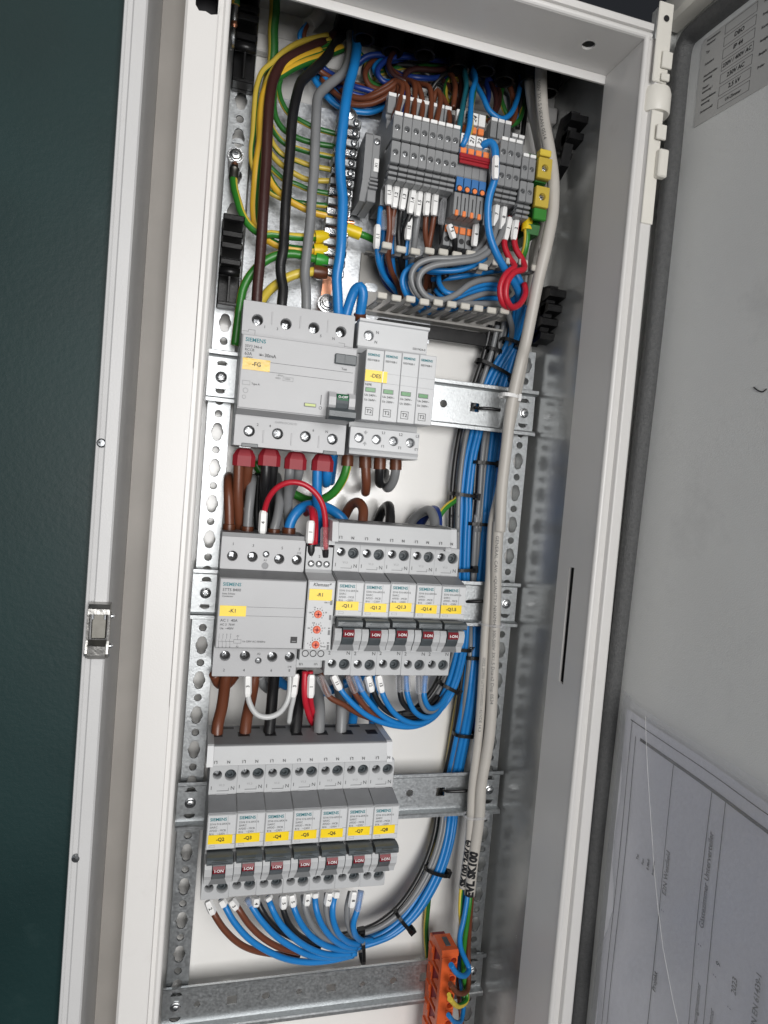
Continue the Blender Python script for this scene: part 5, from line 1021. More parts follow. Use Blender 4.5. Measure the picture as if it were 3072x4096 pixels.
# ---- wires below the terminal strip (T crop)
WT = lambda lab, c, q, rr=1.9, **k: wire(lab, c, rr, ['T']+q, **k)
low = [('brown', 'brown wire below the first grey terminal block, sleeve 1.1', [(300, 690, -34), (302, 910, -32), (308, 1100, -30), (292, 1270, -28), (318, 1420, -20), (380, 1560, -8), (400, 1640, 0)], (305, 740, 300, 915, '1.1')),
       ('brown', 'brown wire below the second grey terminal block, sleeve 1.2', [(372, 700, -34), (345, 930, -31), (325, 1100, -26), (300, 1300, -20), (290, 1400, -10)], (368, 755, 345, 940, '1.2')),
       ('black', 'black wire below the third grey terminal block, sleeve 1.3', [(440, 715, -34), (400, 960, -31), (378, 1100, -26), (388, 1300, -20), (410, 1450, -8)], (434, 765, 405, 955, '1.3')),
       ('black', 'black wire below the fourth grey terminal block, sleeve 1.4', [(500, 725, -34), (470, 980, -31), (425, 1120, -26), (410, 1300, -18), (430, 1460, -8)], (498, 790, 468, 985, '1.4')),
       ('grey', 'grey wire below the fifth grey terminal block, sleeve 1.5', [(555, 740, -34), (530, 1000, -31), (510, 1150, -27), (490, 1300, -20), (470, 1420, -10)], (550, 810, 525, 1005, '1.5')),
       ('brown', 'brown wire below the sixth grey terminal block, sleeve 2', [(612, 750, -34), (592, 1000, -31), (588, 1140, -27), (608, 1290, -20), (600, 1450, -10), (585, 1580, 0)], (610, 800, 595, 1000, '2')),
       ('brown', 'brown wire below the seventh grey terminal block', [(672, 750, -34), (655, 1000, -31), (635, 1130, -27), (612, 1280, -22), (625, 1420, -12), (620, 1560, 0)], (675, 790, 655, 1000, '1')),
       ('black', 'black wire in the clear unprinted sleeve below the eighth terminal block', [(735, 760, -34), (720, 1060, -31), (712, 1180, -26), (718, 1300, -18), (700, 1480, -6), (660, 1600, 2)], (738, 870, 712, 1068, '')),
       ('grey', 'outer of two grey wires looping through the duct', [(1155, 860, -38), (1140, 1090, -40), (1085, 1230, -42), (980, 1312, -42), (800, 1335, -42), (610, 1345, -40), (515, 1395, -38), (478, 1480, -37), (520, 1600, -36), (620, 1680, -35), (800, 1690, -33), (1000, 1690, -30), (1200, 1705, -24), (1245, 1800, -16), (1265, 1900, -8), (1240, 2050, 2)], (1150, 900, 1128, 1085, '7')),
       ('grey', 'inner of two grey wires looping through the duct', [(1210, 880, -38), (1190, 1115, -40), (1120, 1245, -43), (1000, 1335, -44), (830, 1365, -44), (640, 1395, -43), (555, 1450, -42), (535, 1530, -41), (590, 1625, -40), (710, 1660, -39), (820, 1620, -38), (940, 1535, -36), (1060, 1500, -32), (1180, 1515, -26), (1240, 1600, -18)], (1208, 925, 1182, 1110, '8')),
       ('blue', 'blue wire with sleeve 1.1 at the left of the terminals', [(240, 930, -26), (228, 1060, -27), (214, 1260, -28), (228, 1380, -24), (270, 1480, -16), (340, 1570, -6), (380, 1620, 2)], (218, 1072, 208, 1262, '1.1')),
       ('blue', 'blue wire half hidden behind the first brown wire', [(268, 1000, -20), (262, 1200, -20), (245, 1380, -16), (300, 1520, -4), (380, 1600, 4)], (275, 960, 268, 1110, '')),
       ('blue', 'blue wire half hidden behind the second brown wire', [(338, 1000, -18), (325, 1180, -18), (330, 1360, -14), (350, 1500, -4)], (345, 960, 332, 1150, '')),
       ('blue', 'blue wire under the sleeve numbered 15', [(462, 1080, -18), (440, 1230, -18), (430, 1400, -12), (440, 1500, -2)], (468, 1010, 450, 1190, '15')),
       ('black', 'black wire bent across the small orange keys', [(790, 1090, -36), (815, 1180, -34), (815, 1280, -28), (780, 1400, -16), (720, 1500, -4)], (775, 1070, 812, 1180, '5')),
       ('grey', 'grey wire behind the blue wire with sleeve 5', [(1085, 470, -40), (1075, 600, -42), (1100, 760, -40), (1105, 900, -36), (1090, 1080, -34), (1030, 1230, -34), (960, 1300, -34)], None),
       ('grey', 'short grey wire with dark sleeve left of the blue wire', [(985, 1060, -26), (972, 1240, -24), (940, 1320, -20)], (990, 1060, 970, 1240, '6')),
       ('grey', 'grey wire third from the right under the terminals', [(1110, 880, -30), (1095, 1090, -30), (1040, 1210, -32), (960, 1290, -32)], (1115, 900, 1100, 1060, '6')),
       ('red', 'left red wire running into the red loops, sleeve 1', [(1255, 1010, -36), (1205, 1185, -38), (1212, 1260, -40), (1255, 1350, -42), (1285, 1395, -45), (1215, 1460, -48), (1172, 1560, -48), (1190, 1680, -46), (1250, 1720, -42), (1330, 1690, -38)], (1250, 1015, 1212, 1190, '1')),
       ('red', 'right red wire running into the red loops, sleeve 2', [(1310, 1020, -36), (1282, 1185, -38), (1300, 1270, -40), (1345, 1345, -42), (1360, 1415, -46), (1280, 1445, -49), (1225, 1530, -50), (1218, 1640, -49), (1262, 1715, -46), (1325, 1690, -42), (1370, 1600, -38), (1358, 1530, -36)], (1302, 1018, 1278, 1190, '2')),
       ('blue', 'big blue wire with sleeve 5 sweeping down past the red loops', [(1010, 480, -46), (1050, 445, -50), (1100, 432, -53), (1128, 470, -55), (1135, 560, -56), (1128, 720, -54), (1088, 850, -52), (1075, 1000, -50), (1090, 1150, -48), (1140, 1290, -46), (1210, 1420, -42), (1285, 1530, -36), (1325, 1640, -28), (1310, 1780, -16), (1278, 1950, -4), (1240, 2060, 4)], (1140, 535, 1135, 715, '5')),
       ('blue', 'blue wire lying above the grey loops in the duct', [(1060, 1330, -34), (980, 1380, -36), (850, 1425, -36), (700, 1430, -34), (560, 1420, -30), (450, 1420, -30), (408, 1500, -30), (430, 1600, -28), (500, 1690, -20), (560, 1750, -8)], None),
       ('blue', 'blue wire beside the first one at the duct bend', [(1040, 1320, -28), (900, 1400, -30), (640, 1440, -28), (490, 1390, -24), (430, 1470, -26), (450, 1590, -26), (530, 1690, -18), (620, 1760, -6)], None),
       ('blue', 'blue wire dipping between the two grey loops', [(1180, 1545, -26), (1060, 1535, -30), (940, 1570, -33), (840, 1610, -33), (750, 1600, -32), (700, 1540, -28), (690, 1460, -20)], None),
       ('blue', 'blue wire bowing just under the inner grey loop', [(1170, 1580, -24), (1050, 1570, -28), (930, 1600, -30), (820, 1640, -30), (730, 1640, -28), (670, 1580, -22)], None),
       ('blue', 'blue wire low in the duct above its lower fingers', [(1170, 1650, -18), (1000, 1640, -24), (860, 1670, -26), (720, 1680, -24), (600, 1620, -18)], None),
       ('blue', 'blue wire lowest in the duct touching its fingers', [(1150, 1690, -12), (950, 1720, -18), (760, 1730, -20), (620, 1700, -16), (500, 1640, -12)], None),
       ('grey', 'grey wire straight through the middle of the duct', [(1180, 1600, -22), (1060, 1605, -26), (950, 1640, -28), (830, 1690, -28)], None),
       ('blue', 'blue wire deep in the duct behind the bent fingers', [(1220, 1420, -14), (1080, 1440, -18), (900, 1470, -20), (760, 1490, -18), (640, 1500, -10)], None),
       ('blue', 'blue wire nested beside the big blue wire at the duct end', [(1230, 1400, -30), (1310, 1480, -32), (1335, 1580, -28), (1290, 1650, -22), (1240, 1680, -14)], None),
       ('black', 'black wire twisting through the duct centre', [(760, 1460, -22), (700, 1500, -16), (670, 1560, -10), (690, 1640, -6)], None),
       ('deep_blue', 'dark blue wire curving at the left wall of the duct', [(240, 1380, -8), (255, 1480, -4), (310, 1570, 2), (400, 1620, 4)], None),
       ('deep_blue', 'second dark blue wire curving at the left wall of the duct', [(262, 1360, -12), (285, 1460, -8), (350, 1550, -2), (420, 1600, 2)], None),
       ]
for c, lab, q, sl in low:
    w_ = WT(lab, c, q, 2.6 if 'big blue' in lab else (2.2 if c in ('grey', 'red') else 1.95))
    if sl:
        x, y, x2, y2, tx = sl; i0 = sum(q_[2] for q_ in q[:2])/2
        Ys = -58 if 'big blue' in lab else (-40 if 'loops' in lab or 'looping' in lab else -36)
        if c == 'blue' and 'big' not in lab: Ys = -29
        sleeve(w_, ['T', (x, y), (x2, y2)], Ys, 5.0, 'white_tag' if tx else 'clear_sleeve', tx, trot=0)
for k, (x, y) in enumerate(((303, 700), (372, 712), (440, 722), (500, 735), (555, 748), (612, 755), (672, 765), (735, 775))):
    w_ = [o for o in COL.objects if o.get('label') == low[k][1]][0]
    ferrule(w_, 'T', x, y-35, -36, 'T', x-3, y+45, -36, 2.7, 'w_ferrule_black' if k in (0, 1, 7) else 'w_ferrule_grey', .95)
w_ = WT('green-yellow wire with yellow ferrule under the earth terminal', 'gy', [(1378, 1090, -38), (1380, 1180, -38), (1365, 1270, -36), (1340, 1340, -32), (1330, 1420, -20)], 2.3, twist=.006, phase=.6)
ferrule(w_, 'T', 1380, 1115, -38, 'T', 1385, 1025, -38, 3.9, 'w_ferrule_yellow', .9)
# ---- thick sheathed cables at the right
c1 = wire('thickest light grey sheathed cable bending along the hinge side', 'sheath', 4.3, ['U', (1280, 330, -22), (1268, 460, -26), (1268, 600, -30), (1285, 800, -34), (1322, 1000, -38), (1348, 1200, -42), (1345, 1400, -44), 'T', (1570, 1050, -45), (1530, 1250, -45), (1470, 1500, -42), (1420, 1750, -38), (1370, 2000, -34), 'C5', (1355, 530, -30), (1285, 850, -26), (1243, 1200, -23), (1210, 1500, -21), (1195, 1800, -20), 'R2', (1468, 250, -19), (1450, 500, -18), (1440, 900, -17), (1425, 1300, -17), (1400, 1800, -17), 'O4', (965, 100, -17), (955, 290, -17), (930, 480, -17), (905, 650, -17), (882, 880, -17)])
c2 = wire('second light grey sheathed cable running behind the thickest one', 'sheath', 3.4, ['U', (1200, 380, -6), (1185, 500, -10), (1212, 740, -14), (1262, 1000, -18), (1300, 1250, -20), (1290, 1480, -20), 'T', (1440, 1250, -20), (1420, 1500, -16), (1400, 1750, -12), 'C5', (1375, 520, -10), (1310, 850, -10), (1240, 1200, -12), (1195, 1500, -12), 'R2', (1420, 250, -12), (1395, 700, -13), (1365, 1050, -13), (1345, 1400, -13), (1318, 1800, -13), 'O4', (900, 120, -13), (893, 280, -13), (880, 480, -13), (858, 650, -13), (832, 830, -13)])
wire('thin black cable beside the thickest grey cable at the top', 'black', 2.2, ['U', (1230, 380, -4), (1228, 520, -6), (1245, 740, -6), (1285, 960, -6), (1310, 1200, -6), 'T', (1480, 1000, -6), (1450, 1300, -2), (1400, 1600, 4), (1350, 1900, 8)])
def wrap(parent, P, t0, size, s_, m='ink', ang=0.0, rad=4.3, flip=1, sx=1.0, bold=0):
    # print a text around a cable: letters run along the cable, bent on its round surface
    me = tmesh(s_, 'LEFT', m, bold).copy(); Ls = [0]
    bm = bmesh.new(); bm.from_mesh(me); bmesh.ops.triangulate(bm, faces=bm.faces)
    for _ in range(3):
        es = [e for e in bm.edges if e.calc_length() > .14]
        if not es: break
        bmesh.ops.subdivide_edges(bm, edges=es, cuts=1); bmesh.ops.triangulate(bm, faces=bm.faces)
    bm.to_mesh(me); bm.free()
    for i in range(1, len(P)): Ls.append(Ls[-1]+(P[i]-P[i-1]).length)
    og = Vector(ORG[parent.name])
    for v in me.vertices:
        s0 = t0+v.co.x*size*sx*flip; th = ang-flip*v.co.y*size/rad
        s0 = max(0, min(Ls[-1]-.01, s0)); i = 0
        while i < len(Ls)-2 and Ls[i+1] < s0: i += 1
        q = (s0-Ls[i])/max(1e-6, Ls[i+1]-Ls[i]); p = P[i].lerp(P[i+1], q); t_ = (P[i+1]-P[i]).normalized(); nr = Vector((0, -1, 0)); nr = (nr-t_*nr.dot(t_)).normalized(); sd = t_.cross(nr)
        v.co = (p+(nr*math.cos(th)+sd*math.sin(th))*(rad+.07)-og)*.001
    o = bpy.data.objects.new('lettering', me); COL.objects.link(o); o.parent = parent; return o
def s_at(o, c, x, y):
    P = WP[o.name]; x0, y0, k = CROPS[c]; tgt = Vector((x0+x*k, y0+y*k)); best = None; s_ = 0
    for i, p in enumerate(P):
        if i: s_ += (p-P[i-1]).length
        q = p-CAM; u = Vector((FPX*q.dot(r)/q.dot(f)+1536, FPX*q.dot(d)/q.dot(f)+2048)); e = (u-tgt).length
        if best is None or e < best[0]: best = (e, s_)
    return best[1]
A1 = .5
wrap(c1, WP[c1.name], s_at(c1, 'R2', 1445, 240), 3.4, '2023  GENERAL CAVI  <QUALITY> NHXMH-J 300-500V 3X1,5 Dca-s2 Dop 0534', 'grey_ink', A1, 4.3, 1, 1.2)
wrap(c2, WP[c2.name], s_at(c2, 'R2', 1350, 1250), 3.0, '0502 20900 U/YYGW/003/142/VDE 14.3', 'grey_ink', .3, 3.4, 1, 1.15)
wrap(c1, WP[c1.name], s_at(c1, 'U', 1262, 560), 3.4, '500V 3X1,5 NEXAN 0514', 'grey_ink', .9, 4.3, 1, 1.2)
wrap(c1, WP[c1.name], s_at(c1, 'O4', 868, 870), 8.8, 'EVL SK100', 'ink', .42, 4.3, -1, .90, .07)
wrap(c2, WP[c2.name], s_at(c2, 'O4', 832, 800), 7.0, 'SK100 24V ®', 'ink', .45, 3.4, -1, .95, .07)
m_ = 0
def core(lab, col, q, rr=1.6, **k): return wire(lab, col, rr, ['O4']+q, **k)
core('green-yellow core leaving the second grey cable end', 'gy', [(822, 815, -13), (815, 900, -14), (812, 1000, -16), (820, 1100, -17), (830, 1250, -18), (835, 1400, -18), (850, 1560, -20), (830, 1680, -24), (770, 1690, -34), (730, 1620, -42)], twist=.02)
core('blue core leaving the thickest grey cable end and curving to the orange housing', 'blue', [(868, 870, -17), (858, 950, -19), (835, 1080, -22), (812, 1180, -24), (815, 1270, -25), (850, 1360, -25), (878, 1430, -27), (850, 1478, -33), (790, 1465, -40), (745, 1400, -45)], 2.0)
core('green-yellow core leaving the thickest grey cable end', 'gy', [(888, 870, -17), (880, 960, -19), (862, 1100, -20), (845, 1230, -21), (835, 1380, -20), (845, 1520, -20), (862, 1650, -24), (800, 1705, -34), (735, 1650, -44)], 1.9, twist=.02, phase=1)
core('brown core leaving the thickest grey cable end', 'brown', [(900, 870, -16), (890, 1000, -15), (880, 1150, -14), (872, 1300, -14), (875, 1450, -18), (868, 1580, -26), (800, 1610, -36), (740, 1540, -44)], 1.9)
core('blue core of the second grey cable running to the lowest entry', 'blue', [(840, 820, -12), (836, 950, -12), (830, 1100, -12), (815, 1250, -10), (808, 1400, -10), (822, 1560, -14), (838, 1700, -20), (820, 1810, -28), (770, 1820, -38), (725, 1770, -45)], 1.7)
core('brown core of the second grey cable beside its blue core', 'brown', [(830, 820, -12), (826, 950, -11), (820, 1150, -8), (800, 1400, -6), (800, 1600, -8), (815, 1760, -12), (830, 1850, -16)], 1.6)
# ---- right-hand wiring loom
loom = []
def bundle(lab, col, rr, spec, offs, group):
    for i, (a, e) in enumerate(offs): wire(lab, col, rr, spec, group=group, off=(a, e, 0), step=4)
mainb = ['T', (1330, 1700, -20), 'C5', (1320, 300, -8), (1275, 430, 0), (1200, 560, 3), (1120, 720, 5), (1060, 900, 7), (1020, 1080, 7), (980, 1250, 5), (955, 1450, 4), (945, 1560, 4), 'R2', (1222, 150, 4), (1212, 350, 5), (1205, 600, 6), (1205, 800, 8), (1205, 1000, 7)]
low2 = mainb+['R2', (1195, 1150, 2), (1165, 1300, -4), (1120, 1450, -10), (1060, 1570, -14), (960, 1680, -16), (860, 1730, -18), (760, 1735, -20)]
bundle('bright blue wire of the loom that curves under the upper breaker row', 'blue', 2.0, low2, [(-3.6, 0), (0, -1.5), (3.4, 0), (1.8, 2.6), (-1.8, 3)], 'blue wires of the upper loom')
mid = ['T', (1340, 1750, -14), 'C5', (1300, 420, 2), (1240, 600, 6), (1190, 760, 8), (1160, 950, 9), (1140, 1150, 6), (1110, 1400, 5), (1090, 1650, 5), 'R2', (1370, 150, 5), (1350, 400, 6), (1325, 650, 8), (1305, 900, 9), (1290, 1050, 6), (1285, 1200, 2), (1265, 1400, 0), (1240, 1600, 0), (1205, 1800, 2), 'O4', (745, 150, 7), (735, 320, 6), (705, 500, 2), (650, 680, -2), (570, 850, -6), (450, 1030, -10), (300, 1160, -12), (150, 1225, -14), (20, 1260, -15)]
bundle('bright blue wire of the loom that curves under the lower breaker row', 'blue', 2.0, mid, [(-4.6, 1), (-1.4, -2), (2.0, -2.4), (5.0, 0), (3.0, 3), (-.6, 2.6), (-3.8, 4)], 'blue wires of the lower loom')
gl = ['C5', (1180, 280, -2), (1135, 480, 2), (1070, 680, 5), (1000, 900, 8), (950, 1080, 6), (915, 1300, 4), (893, 1550, 4), (885, 1800, 4), 'R2', (1165, 200, 4), (1160, 600, 6), (1160, 800, 9), (1160, 1000, 8), (1145, 1150, 3), (1110, 1300, -2), (1060, 1440, -6), (980, 1560, -10), (880, 1650, -12), (760, 1680, -14)]
wire('grey wire at the left edge of the loom', 'grey', 2.0, gl, step=4); wire('black wire at the left edge of the loom', 'black', 2.0, gl, off=(-5, 2, 0), step=4)
gm = ['C5', (1230, 250, -2), (1180, 480, 4), (1150, 700, 7), (1110, 950, 9), (1085, 1100, 5), (1062, 1300, 3), (1045, 1550, 3), (1020, 1800, 3), 'R2', (1300, 200, 3), (1285, 450, 4), (1275, 650, 7), (1265, 900, 9), (1260, 1050, 5), (1255, 1200, 0), (1235, 1400, -1), (1210, 1600, 0), (1180, 1800, 3), 'O4', (690, 250, 7), (665, 430, 2), (610, 620, -2), (520, 810, -6), (390, 990, -9), (240, 1110, -11), (90, 1170, -13), (-60, 1200, -14)]
bundle('grey wire in the middle of the loom beside the blue ones', 'grey', 2.0, gm, [(0, 0), (3.6, 1.5)], 'grey loom wires'); bundle('black wire in the middle of the loom between blue and grey', 'black', 1.9, gm, [(-3.6, 3), (6.8, 3)], 'black loom wires')
wire('dark blue wire deep behind the grey cables', 'deep_blue', 2.6, mid[:-9], off=(9, 3, 0), step=4); wire('green-yellow wire leaning on the left of the loom', 'gy', 2.3, ['C5', (735, 1800, -2), (745, 1700, 0), (790, 1630, 2), (870, 1565, 6), (930, 1500, 12)], twist=.004, phase=2.6)
wire('green-yellow wire hanging behind the lower loom', 'dgy', 2.2, ['R2', (1200, 1400, 10), (1160, 1600, 10), (1120, 1843, 10), 'O4', (600, 700, 12), (575, 950, 12), (560, 1150, 11), (570, 1300, 8), (580, 1420, 6)], twist=.004)
# ties
tie('black cable tie round the loom beside the surge arrester top', ['C5', (1145, 465)], 3, 7, 6, ['C5', (1180, 300), (1120, 560)]); tie('black cable tie just above the upper rail end', ['C5', (1150, 600)], 3, 16, 7, ['C5', (1210, 500), (1100, 760)])
tie('black cable tie at the top of the loom below the duct', ['C5', (1265, 400)], -4, 7, 6, ['C5', (1300, 280), (1240, 500)])
tie('black cable tie round the blue wires beside the busbar cover', ['C5', (930, 1530)], 3, 11, 7, ['C5', (950, 1400), (915, 1660)])
tie('black cable tie round grey wires level with the brown ferrules', ['C5', (1095, 1295)], 3, 11, 6, ['C5', (1110, 1100), (1080, 1450)])
tie('black cable tie round grey wires above the upper breaker row', ['R2', (1330, 270)], 3, 11, 6, ['R2', (1345, 100), (1315, 450)]); tie('black cable tie round blue wires just above the second rail', ['R2', (1208, 605)], 4, 9, 6, ['R2', (1212, 400), (1204, 800)])
tie('black cable tie round blue wires right of the breaker handles', ['R2', (1190, 1188)], 1, 8, 6, ['R2', (1205, 1050), (1165, 1300)]); tie('black cable tie round the lower loom under the second rail', ['R2', (1278, 1245)], 1, 9, 7, ['R2', (1290, 1100), (1265, 1400)])
tie('black cable tie where the upper loom bends under the breakers', ['R2', (1095, 1470)], -10, 9, 7, ['R2', (1140, 1390), (1050, 1560)]); tie('black cable tie round the lower loom above the third rail', ['R2', (1215, 1815)], 2, 10, 7, ['R2', (1240, 1650), (1200, 1900)])
tie('black cable tie on the steep part of the lower loom bend', ['O4', (635, 700)], -3, 10.5, 7, ['O4', (690, 560), (580, 830)]); tie('black cable tie on the flat part of the lower loom bend', ['O4', (395, 1075)], -11, 11, 7, ['O4', (500, 970), (280, 1170)])
tie('black cable tie gathering the wires beneath the last lower breaker', ['O4', (85, 1265)], -16, 12, 8, ['O4', (200, 1240), (-30, 1290)], head=-1)
tie('white cable tie holding the thickest cable at the upper rail', ['C5', (1262, 800)], -24, 7, 7, ['C5', (1285, 700), (1245, 1000)], 'white_tag'); tie('clear cable tie holding both grey cables at the second rail', ['R2', (1405, 1010)], -16, 9, 6, ['R2', (1440, 800), (1380, 1200)], 'clear_sleeve', 1.6); tie('clear cable tie holding both grey cables at the third rail', ['O4', (920, 298)], -16, 9, 6, ['O4', (940, 150), (910, 450)], 'clear_sleeve', 1.6)
for lab, a in (('black cable tie strap through the square hole of the upper rail', ['C5', (1010, 885, 2), (1050, 890, -3), (1120, 893, -5), (1200, 905, -6)]), ('black cable tie strap through the square hole of the third rail', ['O4', (690, 112, 2), (720, 120, -3), (790, 120, -5), (870, 115, -6)]), ('black cable tie strap through the slot of the second rail', ['R2', (1215, 840, 1), (1260, 842, -3), (1310, 840, -5), (1355, 838, -7)])):
    wire(lab, 'black', 1.3, a, cat='cable tie', name='tie_strap', n=8)
# ---- below the residual current breaker
def W6(lab, c, rr, q, **k): return wire(lab, c, rr, ['X6']+q, **k)
for k, (x, y, c, nm) in enumerate(((478, 150, 'brown', 'first'), (692, 150, 'black', 'second'), (912, 180, 'grey', 'third'), (1140, 195, 'blue', 'fourth'))):
    p = at('X6', x, y, -25); t = thing('twin_ferrule', '%s red twin ferrule under the residual current breaker, over %s wires' % (nm, c), 'ferrule', tuple(p), 'red twin ferrules')
    b = MB(); V = []; 
    for zz, wx, wy in ((4.6, 3.6, 2.6), (3.6, 5.2, 3.8), (-.4, 7.3, 4.8), (-7.2, 7.3, 4.8)):
        V += [(p.x+wx*i, p.y+wy*j, p.z+zz) for i, j in ((-1, -.45), (-.6, -1), (.6, -1), (1, -.45), (1, .45), (.6, 1), (-.6, 1), (-1, .45))]
    F = [(8*q+i, 8*q+(i+1) % 8, 8*q+8+(i+1) % 8, 8*q+8+i) for q in range(3) for i in range(8)]+[tuple(range(8)), tuple(range(24, 32))]; b.add(V, F); b.build('collar', 'red_ferrule', t)
    b = MB(); b.box(p.x-3.6, p.x+3.6, p.y-2.4, p.y+2.4, p.z+5, p.z+12); b.build('crimp', 'steel', t)
w6 = [('brown', 3.5, 'thick brown conductor under the first twin ferrule running straight down', [(432, 160, -25), (430, 300, -24), (425, 480, -22), (432, 640, -18), (445, 800, -12), (450, 900, -8)]),
      ('brown', 3.5, 'thick brown conductor under the first twin ferrule turning back', [(520, 165, -24), (510, 260, -22), (490, 380, -16), (475, 460, -6), (470, 560, 4)]),
      ('black', 3.6, 'thick black conductor under the second twin ferrule running straight down', [(665, 170, -25), (660, 320, -24), (650, 450, -20), (650, 600, -14), (660, 780, -8), (665, 880, -4)]),
      ('black', 3.6, 'thick black conductor under the second twin ferrule turning back', [(725, 170, -24), (715, 320, -20), (700, 440, -14), (705, 580, -4), (715, 760, 4)]),
      ('grey', 3.3, 'thick grey conductor under the third twin ferrule running straight down', [(868, 190, -25), (858, 320, -24), (850, 450, -20), (845, 580, -14), (855, 760, -8)]),
      ('grey', 3.3, 'thick grey conductor under the third twin ferrule turning back', [(945, 195, -24), (938, 290, -22), (915, 370, -16), (880, 430, -6), (860, 500, 4)]),
      ('blue', 3.4, 'thick blue conductor under the fourth twin ferrule running straight down', [(1095, 210, -25), (1092, 350, -24), (1092, 500, -22), (1100, 620, -18), (1110, 780, -12), (1120, 880, -8)]),
      ('blue', 3.4, 'short thick blue conductor bend under the fourth twin ferrule', [(1178, 210, -24), (1176, 310, -23), (1172, 370, -18), (1168, 385, -8), (1165, 370, 4)]),
      ('blue', 3.2, 'blue conductor behind the fourth twin ferrule', [(1232, 120, -10), (1228, 200, -6), (1215, 300, 2), (1205, 380, 8)]),
      ('brown', 3.3, 'greyed brown conductor bending over into contactor terminal 1', [(345, 900, -22), (352, 740, -22), (350, 600, -22), (345, 450, -20), (345, 360, -14), (350, 330, -4), (355, 380, 8)]),
      ('grey', 3.2, 'dark grey conductor bending over into contactor terminal 3', [(495, 900, -22), (505, 760, -22), (515, 620, -22), (530, 480, -20), (542, 370, -14), (548, 345, -4), (550, 400, 8)]),
      ('grey', 3.2, 'grey conductor curving into contactor terminal 5', [(715, 900, -22), (728, 780, -22), (755, 680, -20), (775, 560, -16), (778, 450, -8), (765, 380, 2), (755, 330, 10)]),
      ('blue', 3.6, 'thick blue conductor arching from contactor terminal 7 to the busbar cover', [(842, 900, -22), (855, 770, -22), (880, 690, -22), (945, 605, -20), (1040, 568, -14), (1130, 575, -8), (1230, 620, -4), (1310, 690, -4), (1350, 780, -8)]),
      ('black', 2.6, 'black conductor in the shadow beneath the second ferrule', [(600, 300, 4), (590, 450, 6), (585, 620, 8), (590, 800, 8)])]
for c, rr, lab, q in w6: 
    w_ = W6(lab, c, rr, q)
    if 'contactor terminal' in lab:
        p = pts(['X6', q[1]])[0]; b = MB(); b.lathe((p.x, p.y, p.z+1), (0, 0, -1), [(rr+.3, 0), (rr+1.0, .3), (rr+1.0, 6), (rr*.7, 7)], 16); b.build('ferrule', 'w_ferrule_brown', w_)
w_ = W6('green-yellow conductor bowing from the brown ferrule behind the blue one', 'gy', 3.1, [(1350, 190, -22), (1340, 260, -22), (1310, 350, -20), (1230, 465, -14), (1120, 525, -6), (1000, 522, 2), (890, 470, 6), (750, 380, 9), (620, 290, 10), (570, 200, 10)], twist=.003, phase=2.4)
ferrule(w_, 'X6', 1345, 240, -22, 'X6', 1352, 140, -22, 4.3, 'w_ferrule_brown', .9)
w_ = W6('red jumper arching from contactor A1 to timer relay terminal 3', 'red', 1.9, [(635, 800, -33), (645, 640, -34), (690, 500, -38), (770, 412, -41), (870, 377, -43), (980, 395, -44), (1075, 465, -44), (1135, 560, -44), (1160, 680, -43), (1165, 800, -42), (1165, 940, -41)])
sleeve(w_, ['X6', (642, 615), (630, 815)], -35, 5.6, 'white_tag', '4', 3.4); ferrule(w_, 'X6', 628, 815, -34, 'X6', 624, 850, -33, 2.2, 'w_ferrule_black', .9)
sleeve(w_, ['X6', (1162, 755), (1158, 945)], -43, 6.2, 'clear_sleeve', '', 4.6); ferrule(w_, 'X6', 1162, 945, -42, 'X6', 1162, 1010, -41, 2.3, 'w_ferrule_black', .9)
w_ = W6('doubled red wire with sleeve 1 at timer relay terminal 1', 'red', 2.4, [(1048, 930, -40), (1055, 800, -40), (1060, 700, -39), (1050, 620, -34), (1030, 600, -24), (1000, 640, -10)])
sleeve(w_, ['X6', (1042, 700), (1030, 890)], -43, 5.6, 'white_tag', '1', 3); ferrule(w_, 'X6', 1040, 900, -40, 'X6', 1038, 1000, -40, 3.2, 'w_ferrule_black', .7)
W6('doubled red wire partner behind sleeve 1 at the timer relay', 'red', 1.9, [(1075, 900, -39), (1080, 760, -38), (1075, 650, -34), (1062, 610, -26), (1040, 640, -14)])
# ---- below the surge arrester
for lab, c, q, fe in (('thick brown stub under surge arrester terminal L1', 'brown', [(203, 1240, -24), (208, 1340, -24), (212, 1440, -22), (208, 1500, -16), (206, 1505, -4), (206, 1480, 6)], (203, 1265, 204, 1330)), ('thick black stub under surge arrester terminal L2', 'black', [(313, 1250, -24), (310, 1340, -24), (306, 1420, -20), (320, 1448, -12), (350, 1400, 0), (350, 1360, 8)], (313, 1270, 311, 1340)), ('thick grey stub hooking back under surge arrester terminal L3', 'grey', [(430, 1270, -24), (428, 1350, -24), (410, 1430, -20), (375, 1478, -14), (352, 1455, -4), (360, 1400, 6)], (430, 1285, 428, 1345))):
    w_ = wire(lab, c, 3.3, ['C5']+q); x, y, x2, y2 = fe; ferrule(w_, 'C5', x2, y2, -24, 'C5', x, y-25, -24, 4.4, 'w_ferrule_brown', .95)
for lab, c, q in (('brown conductor arching down into the upper busbar cover', 'brown', [(20, 1760, 6), (60, 1670, 4), (100, 1605, -2), (150, 1585, -10), (188, 1630, -18), (186, 1720, -24), (184, 1780, -26)]), ('black conductor arching down into the upper busbar cover', 'black', [(285, 1780, 10), (305, 1700, 8), (340, 1635, 2), (378, 1610, -8), (388, 1680, -18), (386, 1790, -24)]), ('grey conductor arching down into the upper busbar cover', 'grey', [(520, 1790, 10), (560, 1710, 8), (620, 1660, 2), (680, 1645, -8), (712, 1700, -16), (718, 1790, -22)]), ('blue conductor tucked behind the grey one at the upper busbar cover', 'deep_blue', [(600, 1760, 12), (650, 1680, 8), (710, 1640, 2), (735, 1690, -8), (738, 1790, -16)])):
    wire(lab, c, 3.6, ['C5']+q)
